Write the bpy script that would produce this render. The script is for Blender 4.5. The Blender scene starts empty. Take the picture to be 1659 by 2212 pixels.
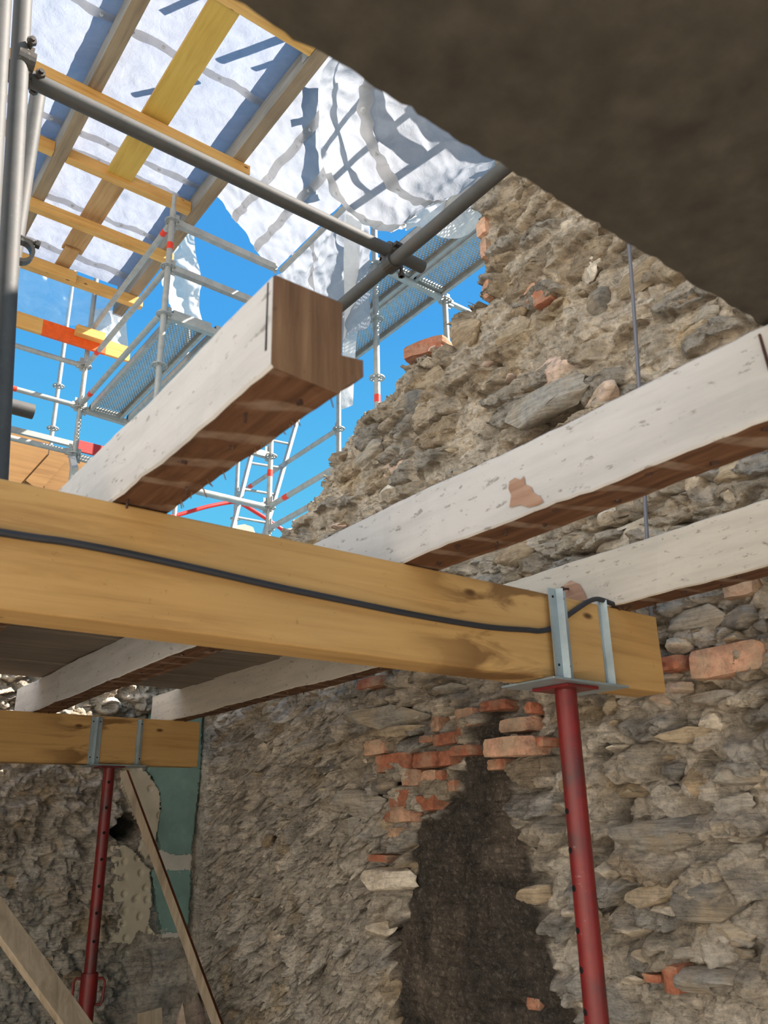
import bpy, bmesh, math, random
import numpy as np
from mathutils import Vector, Matrix

random.seed(7); RS = np.random.RandomState(7)
S = bpy.context.scene
COL = S.collection

# ------------------------------------------------------------------ camera
YAW, PIT, ROL, FPX = math.radians(37.607), math.radians(20.766), math.radians(-1.130), 1792.65
EYE = np.array([0.0, 0.0, 1.6])
def cam_axes():
    fwd = np.array([math.sin(YAW)*math.cos(PIT), math.cos(YAW)*math.cos(PIT), math.sin(PIT)])
    right = np.array([math.cos(YAW), -math.sin(YAW), 0.0]); up = np.cross(right, fwd)
    c, s = math.cos(ROL), math.sin(ROL)
    return c*right+s*up, -s*right+c*up, fwd
RGT, UPV, FWD = cam_axes()
cd = bpy.data.cameras.new('camera'); cam = bpy.data.objects.new('camera', cd); COL.objects.link(cam)
m = Matrix.Identity(4)
for i in range(3):
    m[i][0] = RGT[i]; m[i][1] = UPV[i]; m[i][2] = -FWD[i]; m[i][3] = EYE[i]
cam.matrix_world = m
cd.sensor_fit = 'HORIZONTAL'; cd.sensor_width = 36.0; cd.lens = FPX/1659*36.0
cd.clip_start = 0.05; cd.clip_end = 500
cd.dof.use_dof = True; cd.dof.focus_distance = 3.6; cd.dof.aperture_fstop = 10.0
S.camera = cam

# ------------------------------------------------------------------ sky, sun, exposure
w = bpy.data.worlds.new('sky'); S.world = w; w.use_nodes = True
nt = w.node_tree; nt.nodes.clear()
o_ = nt.nodes.new('ShaderNodeOutputWorld'); bg = nt.nodes.new('ShaderNodeBackground')
tc = nt.nodes.new('ShaderNodeTexCoord'); sp = nt.nodes.new('ShaderNodeSeparateXYZ'); cr = nt.nodes.new('ShaderNodeValToRGB')
nt.links.new(tc.outputs['Generated'], sp.inputs[0]); nt.links.new(sp.outputs['Z'], cr.inputs[0])
nt.links.new(cr.outputs[0], bg.inputs[0]); nt.links.new(bg.outputs[0], o_.inputs[0])
el = cr.color_ramp.elements
el[0].position = 0.0; el[0].color = (0.40, 0.66, 0.82, 1)
el[1].position = 1.0; el[1].color = (0.05, 0.25, 0.72, 1)
e = el.new(0.30); e.color = (0.125, 0.56, 0.83, 1)
e = el.new(0.55); e.color = (0.065, 0.36, 0.80, 1)
bg.inputs[1].default_value = 0.345
sd = bpy.data.lights.new('sun', 'SUN'); sun = bpy.data.objects.new('sun', sd); COL.objects.link(sun)
sd.energy = 4.8; sd.angle = math.radians(0.53); sd.color = (1.0, 0.92, 0.82)
SUNDIR = Vector((0.62, -0.42, 0.66)).normalized()
sun.rotation_euler = SUNDIR.to_track_quat('Z', 'Y').to_euler()
S.view_settings.view_transform = 'Standard'; S.view_settings.look = 'None'
S.view_settings.exposure = 1.64; S.view_settings.gamma = 1.0; S.view_settings.use_curve_mapping = False

# ------------------------------------------------------------------ surveying helpers (photo pixel -> point on a known plane)
def ray(px, py): return FWD + RGT*((px-829.5)/FPX) - UPV*((py-1106)/FPX)
def on_x(px, py, v): d = ray(px, py); return EYE + d*(v/d[0])
def on_y(px, py, v): d = ray(px, py); return EYE + d*(v/d[1])
def on_z(px, py, v): d = ray(px, py); return EYE + d*((v-1.6)/d[2])
def deep(px, py, t): return EYE + ray(px, py)*t

# ------------------------------------------------------------------ noise
PERM = np.concatenate([np.random.RandomState(3).permutation(256)]*3)
GR = np.random.RandomState(4).normal(size=(256, 3)); GR /= np.linalg.norm(GR, axis=1)[:, None]
def perlin(x, y, z=0.0):
    x, y, z = np.broadcast_arrays(np.asarray(x, float), np.asarray(y, float), np.asarray(z, float))
    xi, yi, zi = np.floor(x).astype(int), np.floor(y).astype(int), np.floor(z).astype(int)
    xf, yf, zf = x-xi, y-yi, z-zi
    u, v, t = xf**3*(xf*(xf*6-15)+10), yf**3*(yf*(yf*6-15)+10), zf**3*(zf*(zf*6-15)+10)
    r = 0
    for a in (0, 1):
        for b in (0, 1):
            for c in (0, 1):
                g = GR[PERM[(PERM[(PERM[(xi+a) & 255]+yi+b) & 255]+zi+c) & 255]]
                d = g[..., 0]*(xf-a)+g[..., 1]*(yf-b)+g[..., 2]*(zf-c)
                r = r + d*(u if a else 1-u)*(v if b else 1-v)*(t if c else 1-t)
    return r*1.5
def fbm(x, y, z=0.0, o=4, g=0.5):
    r = 0; a = 1
    for i in range(o):
        r = r + a*perlin(x*2**i+i*17.3, y*2**i+i*9.1, np.asarray(z)*2**i+i*3.7); a *= g
    return r
def cells(x, y, seed):
    """jittered-grid Voronoi: F1, F2, id"""
    xi, yi = np.floor(x).astype(int), np.floor(y).astype(int)
    f1 = np.full(x.shape, 9.); f2 = np.full(x.shape, 9.); ident = np.zeros(x.shape, int)
    for a in (-1, 0, 1):
        for b in (-1, 0, 1):
            h = PERM[(PERM[(xi+a+seed) & 255]+yi+b) & 255]
            h2 = PERM[h+57]; 
            d = np.hypot(xi+a+0.12+0.76*h/255-x, yi+b+0.12+0.76*h2/255-y)
            near = d < f1
            f2 = np.where(near, f1, np.minimum(f2, d)); ident = np.where(near, h, ident); f1 = np.where(near, d, f1)
    return f1, f2, ident
def sstep(a, b, x):
    t = np.clip((x-a)/(b-a), 0, 1); return t*t*(3-2*t)
def in_poly(x, y, poly):
    r = np.zeros(x.shape, bool); n = len(poly)
    for i in range(n):
        x0, y0 = poly[i]; x1, y1 = poly[(i+1) % n]
        if y0 == y1: continue
        c = ((y0 > y) != (y1 > y)) & (x < (x1-x0)*(y-y0)/(y1-y0)+x0); r ^= c
    return r

# ------------------------------------------------------------------ materials
def srgb(r, g, b):
    f = lambda c: (c/255/12.92) if c/255 <= 0.04045 else ((c/255+0.055)/1.055)**2.4
    return (f(r), f(g), f(b), 1)
class Mat:
    def __init__(s, name, rough=0.8, metal=0.0, spec=0.3):
        s.m = bpy.data.materials.new(name); s.m.use_nodes = True; s.t = s.m.node_tree
        s.b = s.t.nodes['Principled BSDF']; s.out = s.t.nodes['Material Output']
        s.b.inputs['Roughness'].default_value = rough; s.b.inputs['Metallic'].default_value = metal
        s.b.inputs['Specular IOR Level'].default_value = spec
        s.tc = s.n('ShaderNodeTexCoord'); s.co = s.tc.outputs['Object']
    def n(s, k, **kw):
        x = s.t.nodes.new(k)
        for a, v in kw.items(): setattr(x, a, v)
        return x
    def l(s, a, b): s.t.links.new(a, b)
    def mapping(s, sc, loc=(0, 0, 0), rot=(0, 0, 0)):
        mp = s.n('ShaderNodeMapping'); s.l(s.co, mp.inputs[0])
        mp.inputs['Scale'].default_value = sc; mp.inputs['Location'].default_value = loc; mp.inputs['Rotation'].default_value = rot
        return mp.outputs[0]
    def noise(s, sc=5, det=6, rough=0.6, vec=None, dist=0.0):
        x = s.n('ShaderNodeTexNoise'); x.inputs['Scale'].default_value = sc; x.inputs['Detail'].default_value = det
        x.inputs['Roughness'].default_value = rough; x.inputs['Distortion'].default_value = dist
        s.l(vec if vec is not None else s.co, x.inputs['Vector']); return x.outputs['Fac']
    def voro(s, sc, vec=None, feat='F1', out='Distance'):
        x = s.n('ShaderNodeTexVoronoi', feature=feat); x.inputs['Scale'].default_value = sc
        s.l(vec if vec is not None else s.co, x.inputs['Vector']); return x.outputs[out]
    def ramp(s, fac, stops):
        x = s.n('ShaderNodeValToRGB'); s.l(fac, x.inputs[0]); e = x.color_ramp.elements
        e[0].position, e[0].color = stops[0]; e[1].position, e[1].color = stops[-1]
        for p, c in stops[1:-1]: q = e.new(p); q.color = c
        return x.outputs[0]
    def mix(s, fac, a, b, mode='MIX'):
        x = s.n('ShaderNodeMix', data_type='RGBA', blend_type=mode)
        for k, v in ((0, fac), (6, a), (7, b)):
            if hasattr(v, 'is_output'): s.l(v, x.inputs[k])
            else: x.inputs[k].default_value = v
        return x.outputs[2]
    def math(s, op, a, b=None):
        x = s.n('ShaderNodeMath', operation=op)
        for k, v in ((0, a), (1, b)):
            if v is None: continue
            if hasattr(v, 'is_output'): s.l(v, x.inputs[k])
            else: x.inputs[k].default_value = v
        return x.outputs[0]
    def color(s, c):
        if hasattr(c, 'is_output'): s.l(c, s.b.inputs['Base Color'])
        else: s.b.inputs['Base Color'].default_value = c
        return s
    def bump(s, h, strength=0.5, dist=0.01):
        x = s.n('ShaderNodeBump'); x.inputs['Strength'].default_value = strength; x.inputs['Distance'].default_value = dist
        s.l(h, x.inputs['Height']); s.l(x.outputs[0], s.b.inputs['Normal']); return s
G = lambda v: (v, v, v, 1)

def wood(name, axis, dark, mid, light, scale=1.0, rough=0.75, stain=None, knots=True, bump=0.25):
    M = Mat(name, rough)
    st = [30*scale]*3; st['XYZ'.index(axis)] = 1.6*scale
    g = M.noise(1.0, 8, 0.65, M.mapping(st), 0.6)
    big = M.noise(2.5*scale, 3, 0.5)
    c = M.ramp(g, [(0.25, dark), (0.5, mid), (0.78, light)])
    c = M.mix(M.ramp(big, [(0.35, G(0)), (0.7, G(1))]), c, M.mix(0.5, c, light), 'MIX')
    if knots:
        ks = [9*scale]*3; ks['XYZ'.index(axis)] = 4*scale
        k = M.voro(1.0, M.mapping(ks))
        kk = M.ramp(k, [(0.05, G(1)), (0.10, G(0))])
        c = M.mix(kk, c, tuple(0.35*x for x in dark[:3])+(1,))
    sp = M.ramp(M.noise(60*scale, 3, 0.7), [(0.66, G(0)), (0.74, G(1))])
    c = M.mix(M.math('MULTIPLY', sp, 0.5), c, dark)
    if stain:
        sx = M.n('ShaderNodeSeparateXYZ'); M.l(M.co, sx.inputs[0])
        near = M.ramp(M.math('ABSOLUTE', M.math('SUBTRACT', sx.outputs[0], stain[0])), [(0.10, G(1)), (0.30, G(0))])
        s_ = M.ramp(M.noise(1.0, 5, 0.55, M.mapping((3.2, 3.2, 15)), 1.2), [(0.47, G(0)), (0.60, G(1))])
        c = M.mix(M.math('MULTIPLY', M.math('MULTIPLY', s_, near), 0.75), c, stain[1])
    M.color(c).bump(g, bump, 0.004); return M.m

def steel(name, base, rough=0.45, metal=0.75, rust=0.0, speck=0.35):
    M = Mat(name, rough, metal, 0.5)
    n1 = M.noise(14, 5, 0.6); n2 = M.noise(90, 3, 0.6)
    c = M.ramp(n1, [(0.3, tuple(0.72*x for x in base[:3])+(1,)), (0.7, base)])
    c = M.mix(M.math('MULTIPLY', M.ramp(n2, [(0.6, G(0)), (0.75, G(1))]), speck), c, srgb(205, 200, 190))
    if rust: c = M.mix(M.math('MULTIPLY', M.ramp(n1, [(0.55, G(0)), (0.68, G(1))]), rust), c, srgb(96, 66, 44))
    M.color(c).bump(n2, 0.08, 0.002); return M.m

def rubble(name, uscale=1.0):
    M = Mat(name, 0.95, 0, 0.15)
    a = M.n('ShaderNodeVertexColor', layer_name='Col').outputs['Color']
    lamn = M.noise(1.0, 6, 0.65, M.mapping((8, 8, 75)), 0.5)
    f1 = M.noise(45, 8, 0.75); f2 = M.noise(9, 5, 0.6); f3 = M.noise(190, 4, 0.7); f4 = M.noise(20, 6, 0.7)
    c = M.mix(1.0, a, M.ramp(f1, [(0.28, G(0.36)), (0.46, G(0.92)), (0.72, (1.36, 1.35, 1.33, 1))]), 'MULTIPLY')
    c = M.mix(1.0, c, M.ramp(f2, [(0.3, (0.72, 0.71, 0.70, 1)), (0.65, (1.18, 1.16, 1.13, 1))]), 'MULTIPLY')
    c = M.mix(1.0, c, M.ramp(lamn, [(0.30, G(0.62)), (0.48, G(1.0)), (0.70, G(1.18))]), 'MULTIPLY')
    c = M.mix(M.math('MULTIPLY', M.ramp(f3, [(0.58, G(0)), (0.70, G(1))]), 0.38), c, srgb(226, 217, 204))
    M.color(c)
    h = M.math('ADD', M.math('MULTIPLY', f1, 0.9), M.math('ADD', M.math('MULTIPLY', lamn, 1.1), M.math('ADD', M.math('MULTIPLY', f3, 0.25), M.math('MULTIPLY', f4, 1.1))))
    M.bump(h, 1.0, 0.016); return M.m

def stone_mat(name, base, lam=22):
    M = Mat(name, 0.92, 0, 0.2)
    oi = M.n('ShaderNodeObjectInfo')
    geo = M.n('ShaderNodeNewGeometry'); pos = geo.outputs['Position']
    mp = M.n('ShaderNodeMapping'); M.l(pos, mp.inputs[0]); mp.inputs['Scale'].default_value = (7, 7, 4.5*lam); mp.inputs['Rotation'].default_value = (0.12, 0.0, 0.0)
    lamn = M.noise(1.0, 6, 0.65, mp.outputs[0], 0.4)
    f1 = M.noise(40, 8, 0.7, pos); f2 = M.noise(8, 4, 0.6, pos)
    lo = tuple(0.45*x for x in base[:3])+(1,); hi = tuple(min(1, 1.35*x) for x in base[:3])+(1,)
    c = M.ramp(f1, [(0.25, lo), (0.5, base), (0.78, hi)])
    c = M.mix(M.math('MULTIPLY', M.ramp(f2, [(0.45, G(0)), (0.62, G(1))]), 0.65), c, srgb(186, 168, 142))
    c = M.mix(0.45, c, M.mix(1.0, c, M.ramp(oi.outputs['Random'], [(0, (0.72, 0.72, 0.72, 1)), (1, (1.3, 1.25, 1.2, 1))]), 'MULTIPLY'))
    c = M.mix(0.8, c, M.mix(1.0, c, M.ramp(lamn, [(0.3, G(0.55)), (0.5, G(1.0)), (0.7, G(1.3))]), 'MULTIPLY'))
    M.color(c); M.bump(M.math('ADD', f1, M.math('MULTIPLY', lamn, 1.2)), 0.9, 0.010); return M.m

def painted(name, paint, under, wear=0.62, axis='Y', speck=True):
    """white-washed timber side: limewash with specks and brush grain"""
    M = Mat(name, 0.85, 0, 0.2)
    st = [26, 26, 26]; st['XYZ'.index(axis)] = 3
    g = M.noise(1.0, 6, 0.6, M.mapping(st)); n = M.noise(7, 6, 0.65)
    c = M.ramp(g, [(0.3, tuple(0.80*x for x in paint[:3])+(1,)), (0.6, paint)])
    st2 = [70, 70, 70]; st2['XYZ'.index(axis)] = 26
    s1 = M.ramp(M.noise(1.0, 4, 0.7, M.mapping(st2)), [(0.605, G(0)), (0.67, G(1))])
    c = M.mix(M.math('MULTIPLY', s1, 0.55), c, srgb(96, 84, 72))
    c = M.mix(M.ramp(M.noise(3.1, 7, 0.62, M.mapping((1, 1, 1.3), (3.1, 1.7, 0.4))), [(wear, G(0)), (wear+0.03, G(1))]), c, under)
    M.color(c).bump(M.math('ADD', g, s1), 0.3, 0.003); return M.m

MAT = {}
MAT['beam'] = wood('new_timber_x', 'X', srgb(140, 100, 56), srgb(176, 138, 84), srgb(194, 156, 100), stain=(0.60, srgb(96, 64, 32)))
MAT['purlin'] = wood('pine_x', 'X', srgb(176, 116, 52), srgb(208, 152, 80), srgb(226, 178, 108))
MAT['pine_y'] = wood('pine_y', 'Y', srgb(150, 108, 66), srgb(184, 140, 92), srgb(204, 166, 116))
MAT['yellow'] = wood('yellow_lacquered_board', 'Y', srgb(176, 130, 48), srgb(200, 156, 66), srgb(212, 170, 84), rough=0.5)
MAT['rafter'] = wood('weathered_timber_y', 'Y', srgb(104, 84, 66), srgb(140, 116, 90), srgb(170, 144, 112))
MAT['rafterside'] = wood('grey_weathered_timber_y', 'Y', srgb(96, 92, 86), srgb(128, 124, 116), srgb(164, 160, 152))
MAT['ply'] = wood('plywood_sheet', 'X', srgb(104, 70, 36), srgb(132, 96, 54), srgb(150, 112, 68), scale=0.6)
MAT['lath'] = wood('old_lath', 'Z', srgb(120, 104, 84), srgb(160, 142, 118), srgb(186, 170, 148))
MAT['lathred'] = wood('reddish_lath_edge', 'Z', srgb(70, 34, 18), srgb(104, 54, 30), srgb(130, 74, 44), knots=False)
MAT['cream'] = painted('limewash_white', srgb(190, 188, 186), srgb(150, 108, 82), 0.74)
MAT['cream2'] = painted('limewash_cream', srgb(188, 180, 168), srgb(158, 120, 92), 0.74)
def make_rawwood():
    M = Mat('raw_joist_underside', 0.85, 0, 0.2)
    g = M.noise(1.0, 8, 0.65, M.mapping((34, 3, 34)), 0.8)
    c = M.ramp(g, [(0.25, srgb(58, 38, 26)), (0.5, srgb(98, 68, 48)), (0.78, srgb(132, 98, 74))])
    # pale ghost stripes where the plaster laths were nailed
    wv = M.n('ShaderNodeTexWave', wave_type='BANDS', bands_direction='DIAGONAL'); wv.inputs['Scale'].default_value = 3.3
    wv.inputs['Distortion'].default_value = 2.2; wv.inputs['Detail'].default_value = 3; wv.inputs['Detail Scale'].default_value = 2.0
    M.l(M.mapping((0.65, 1.8, 0)), wv.inputs['Vector'])
    st = M.math('MULTIPLY', M.ramp(wv.outputs['Fac'], [(0.80, G(0)), (0.93, G(1))]), M.ramp(M.noise(12, 4, 0.6), [(0.35, G(0)), (0.6, G(1))]))
    c = M.mix(M.math('MULTIPLY', st, 0.42), c, srgb(164, 146, 130))
    M.color(c).bump(g, 0.5, 0.004); return M.m
MAT['raw'] = make_rawwood()
MAT['sawn'] = wood('sawn_end_grain', 'Z', srgb(78, 56, 38), srgb(112, 84, 60), srgb(142, 112, 84), scale=1.3, knots=False, bump=0.9)
MAT['galv'] = steel('galvanised_steel', srgb(176, 174, 168), 0.55, 0.25)
MAT['galvdark'] = steel('dull_scaffold_tube', srgb(92, 91, 89), 0.65, 0.15, 0.2, 0.06)
MAT['zinc'] = steel('bright_zinc_bracket', srgb(176, 192, 198), 0.38, 0.6)
MAT['coupler'] = steel('dark_coupler_steel', srgb(92, 86, 80), 0.5, 0.6, 0.4)
MAT['rust'] = steel('rusty_iron', srgb(70, 46, 36), 0.9, 0.1, 0.6)
def make_red():
    M = Mat('red_prop_paint', 0.42, 0.0, 0.5)
    n = M.noise(6, 6, 0.62); n2 = M.noise(70, 4, 0.6)
    c = M.ramp(n, [(0.34, srgb(70, 40, 38)), (0.5, srgb(112, 26, 24)), (0.7, srgb(136, 30, 26))])
    c = M.mix(M.math('MULTIPLY', M.ramp(n2, [(0.68, G(0)), (0.74, G(1))]), 0.6), c, srgb(150, 130, 120))
    M.color(c).bump(n2, 0.1, 0.002); return M.m
MAT['red'] = make_red()
def plain(name, c, rough=0.6, metal=0.0, spec=0.4, var=0.15):
    M = Mat(name, rough, metal, spec); n = M.noise(22, 5, 0.6)
    M.color(M.ramp(n, [(0.3, tuple((1-var)*x for x in c[:3])+(1,)), (0.7, c)])).bump(n, 0.1, 0.003); return M.m
MAT['hole'] = plain('dark_bore', srgb(14, 11, 10), 0.9)
MAT['cable'] = plain('black_cable_rubber', srgb(42, 44, 50), 0.55)
MAT['rod'] = plain('grey_cable_sheath', srgb(112, 112, 120), 0.5)
MAT['tape'] = plain('orange_red_tape', srgb(232, 62, 36), 0.5)
MAT['redpaint'] = plain('red_hose', srgb(226, 52, 44), 0.4)
MAT['redboard'] = plain('red_toe_board', srgb(186, 52, 46), 0.5)
MAT['orange'] = plain('orange_sprayed_wood', srgb(246, 96, 24), 0.6, var=0.25)
MAT['brick'] = stone_mat('brick_red', srgb(180, 116, 90), 3)
MAT['brickpale'] = stone_mat('brick_dusty', srgb(204, 160, 134), 3)
MAT['st0'] = stone_mat('schist_grey', srgb(176, 170, 160)); MAT['st1'] = stone_mat('schist_tan', srgb(196, 178, 152))
MAT['st2'] = stone_mat('schist_brown', srgb(176, 156, 130)); MAT['st3'] = stone_mat('stone_pale', srgb(224, 212, 194), 8)
MAT['st4'] = stone_mat('schist_dark', srgb(134, 130, 124)); MAT['st5'] = stone_mat('stone_pinkish', srgb(214, 188, 170), 8)
MAT['rubble'] = rubble('rubble_masonry')
def make_plaster(name, c, green=False):
    M = Mat(name, 0.9, 0, 0.15); n = M.noise(9, 7, 0.62); n2 = M.noise(60, 4, 0.6)
    cc = M.ramp(n, [(0.3, tuple(0.78*x for x in c[:3])+(1,)), (0.65, c)])
    cc = M.mix(M.math('MULTIPLY', M.ramp(n2, [(0.66, G(0)), (0.76, G(1))]), 0.4), cc, srgb(196, 186, 170))
    M.color(cc).bump(n2, 0.25, 0.003); return M.m
MAT['plaster'] = make_plaster('cream_plaster', srgb(202, 190, 166)); MAT['green'] = make_plaster('green_distemper', srgb(128, 156, 146))
MAT['whiteplaster'] = make_plaster('white_plaster', srgb(206, 198, 184))
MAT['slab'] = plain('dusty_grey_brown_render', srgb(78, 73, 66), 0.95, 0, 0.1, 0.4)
MAT['bounce_render'] = make_plaster('cream_bounce_render', srgb(232, 228, 222))  # pale render of the added wall that bounces sun inside
MAT['boards'] = wood('limewashed_ceiling_board', 'X', srgb(84, 74, 64), srgb(116, 104, 92), srgb(138, 126, 112), knots=False)
MAT['ground'] = plain('dusty_rubble_floor', srgb(196, 184, 166), 0.95, 0, 0.1, 0.3)
def sheet(name, col, transl=0.72, spec=0.25, rough=0.35, scale=26):
    M = Mat(name, 0.5); t = M.t; t.nodes.remove(M.b)
    d = M.n('ShaderNodeBsdfDiffuse'); tr = M.n('ShaderNodeBsdfTranslucent'); gl = M.n('ShaderNodeBsdfGlossy')
    n = M.noise(scale, 6, 0.65, None, 1.0); n2 = M.noise(5, 5, 0.6, None, 2.0)
    c = M.ramp(n2, [(0.3, tuple(0.86*x for x in col[:3])+(1,)), (0.7, col)])
    for x in (d, tr): M.l(c, x.inputs[0])
    gl.inputs[0].default_value = (0.8, 0.85, 0.9, 1); gl.inputs[1].default_value = rough
    bp = M.n('ShaderNodeBump'); bp.inputs['Strength'].default_value = 0.28; bp.inputs['Distance'].default_value = 0.02
    M.l(M.math('ADD', n, M.math('MULTIPLY', n2, 1.5)), bp.inputs['Height'])
    for x in (d, tr, gl): M.l(bp.outputs[0], x.inputs['Normal'])
    m1 = M.n('ShaderNodeMixShader'); m1.inputs[0].default_value = transl; M.l(d.outputs[0], m1.inputs[1]); M.l(tr.outputs[0], m1.inputs[2])
    m2 = M.n('ShaderNodeMixShader'); m2.inputs[0].default_value = spec*0.25; M.l(m1.outputs[0], m2.inputs[1]); M.l(gl.outputs[0], m2.inputs[2])
    M.l(m2.outputs[0], M.out.inputs[0]); return M.m
MAT['tarp'] = sheet('white_woven_tarpaulin', (0.43, 0.46, 0.53, 1), 0.57, 0.08)
MAT['tarp_bright'] = sheet('bright_white_sheet', (0.74, 0.74, 0.74, 1), 0.45, 0.05)
MAT['tarp_side'] = sheet('white_coated_tarpaulin', (0.365, 0.385, 0.43, 1), 0.58, 0.08)
MAT['band'] = sheet('beige_eyelet_band', (0.66, 0.63, 0.60, 1), 0.85, 0.05)
MAT['eyelet'] = sheet('eyelet_patch', (0.98, 0.98, 0.98, 1), 0.9)
def make_film():
    M = Mat('clear_plastic_film', 0.1); M.t.nodes.remove(M.b)
    tr = M.n('ShaderNodeBsdfTransparent'); df = M.n('ShaderNodeBsdfTranslucent'); gl = M.n('ShaderNodeBsdfGlossy'); gl.inputs[1].default_value = 0.15
    df.inputs[0].default_value = (0.9, 0.93, 1, 1)
    m1 = M.n('ShaderNodeMixShader'); M.l(M.ramp(M.noise(3, 4, 0.6, None, 1.0), [(0.3, G(0.30)), (0.7, G(0.6))]), m1.inputs[0]); M.l(tr.outputs[0], m1.inputs[1]); M.l(df.outputs[0], m1.inputs[2])
    m2 = M.n('ShaderNodeMixShader'); m2.inputs[0].default_value = 0.05; M.l(m1.outputs[0], m2.inputs[1]); M.l(gl.outputs[0], m2.inputs[2])
    M.l(m2.outputs[0], M.out.inputs[0]); return M.m
MAT['film'] = make_film()

# ------------------------------------------------------------------ builders
def tag(o, label=None, cat=None, group=None, kind=None):
    if label: o['label'] = label
    if cat: o['category'] = cat
    if group: o['group'] = group
    if kind: o['kind'] = kind
    return o
def empty(name, loc, label, cat, group=None):
    o = bpy.data.objects.new(name, None); o.empty_display_size = 0.1; COL.objects.link(o); o.location = loc
    return tag(o, label, cat, group)
ORG = {}
def root_loc(o):
    while o.parent is not None: o = o.parent
    return Vector(o.location)
class MB:
    def __init__(s): s.v = []; s.f = []; s.m = []
    def add(s, verts, faces, mi=0):
        k = len(s.v); s.v += [tuple(float(c) for c in p) for p in verts]
        s.f += [tuple(i+k for i in f) for f in faces]; s.m += [mi]*len(faces) if isinstance(mi, int) else list(mi); return s
    def box(s, a, b, mi=0):
        (x0, y0, z0), (x1, y1, z1) = a, b
        return s.add([(x0, y0, z0), (x1, y0, z0), (x1, y1, z0), (x0, y1, z0), (x0, y0, z1), (x1, y0, z1), (x1, y1, z1), (x0, y1, z1)],
                     [(0, 3, 2, 1), (4, 5, 6, 7), (0, 1, 5, 4), (1, 2, 6, 5), (2, 3, 7, 6), (3, 0, 4, 7)], mi)
    def bar(s, p, q, wd, th, up=(0, 0, 1), mi=0):
        """rectangular bar from p to q: wd across, th along 'up'"""
        p, q = Vector(p), Vector(q); d = (q-p).normalized(); u = Vector(up); r = d.cross(u).normalized(); u = r.cross(d).normalized()
        r *= wd/2; u *= th/2
        vs = [p-r-u, p+r-u, p+r+u, p-r+u, q-r-u, q+r-u, q+r+u, q-r+u]
        return s.add(vs, [(0, 1, 2, 3), (7, 6, 5, 4), (0, 4, 5, 1), (1, 5, 6, 2), (2, 6, 7, 3), (3, 7, 4, 0)], mi)
    def tube(s, p, q, r, n=16, mi=0, r2=None, cap=True):
        p, q = Vector(p), Vector(q); d = (q-p).normalized(); a = d.orthogonal().normalized(); b = d.cross(a)
        r2 = r if r2 is None else r2; vs = []
        for c, rr in ((p, r), (q, r2)):
            for i in range(n):
                t = 2*math.pi*i/n; vs.append(c+a*(rr*math.cos(t))+b*(rr*math.sin(t)))
        fs = [(i, (i+1) % n, n+(i+1) % n, n+i) for i in range(n)]
        if cap: fs += [tuple(range(n-1, -1, -1)), tuple(range(n, 2*n))]
        return s.add(vs, fs, mi)
    def hollow(s, p, q, r, ri, n=18, mi=0):
        p, q = Vector(p), Vector(q); d = (q-p).normalized(); a = d.orthogonal().normalized(); b = d.cross(a); vs = []
        for c, rr in ((p, r), (q, r), (q, ri), (p, ri)):
            for i in range(n):
                t = 2*math.pi*i/n; vs.append(c+a*(rr*math.cos(t))+b*(rr*math.sin(t)))
        fs = []
        for k in range(4):
            k2 = (k+1) % 4
            fs += [(k*n+i, k*n+(i+1) % n, k2*n+(i+1) % n, k2*n+i) for i in range(n)]
        return s.add(vs, fs, mi)
    def path(s, pts, r, n=10, mi=0):
        pts = [Vector(p) for p in pts]; vs = []; fs = []
        a = None
        for i, p in enumerate(pts):
            d = (pts[min(i+1, len(pts)-1)]-pts[max(i-1, 0)]).normalized()
            a = d.orthogonal().normalized() if a is None else (a-d*a.dot(d)).normalized()
            b = d.cross(a)
            for k in range(n):
                t = 2*math.pi*k/n; vs.append(p+a*(r*math.cos(t))+b*(r*math.sin(t)))
        for i in range(len(pts)-1):
            fs += [(i*n+k, i*n+(k+1) % n, (i+1)*n+(k+1) % n, (i+1)*n+k) for k in range(n)]
        fs += [tuple(range(n-1, -1, -1)), tuple(range((len(pts)-1)*n, len(pts)*n))]
        return s.add(vs, fs, mi)
    def build(s, name, mats, parent=None, smooth=False, bevel=0.0, sharp=35, world=False):
        mats = mats if isinstance(mats, (list, tuple)) else [mats]
        v = np.array(s.v)
        if parent is not None: org = root_loc(parent)
        else: org = Vector(((v[:, 0].min()+v[:, 0].max())/2, (v[:, 1].min()+v[:, 1].max())/2, v[:, 2].min()))
        me = bpy.data.meshes.new(name); me.from_pydata([tuple(p) for p in (v-np.array(org))], [], s.f)
        for q in mats: me.materials.append(MAT[q] if isinstance(q, str) else q)
        me.polygons.foreach_set('material_index', s.m)
        if smooth:
            me.polygons.foreach_set('use_smooth', [True]*len(me.polygons)); me.set_sharp_from_angle(angle=math.radians(sharp))
        o = bpy.data.objects.new(name, me); COL.objects.link(o)
        if parent is not None: o.parent = parent
        else: o.location = org
        if bevel:
            b = o.modifiers.new('edge', 'BEVEL'); b.width = bevel; b.segments = 2; b.limit_method = 'ANGLE'
        return o
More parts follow.
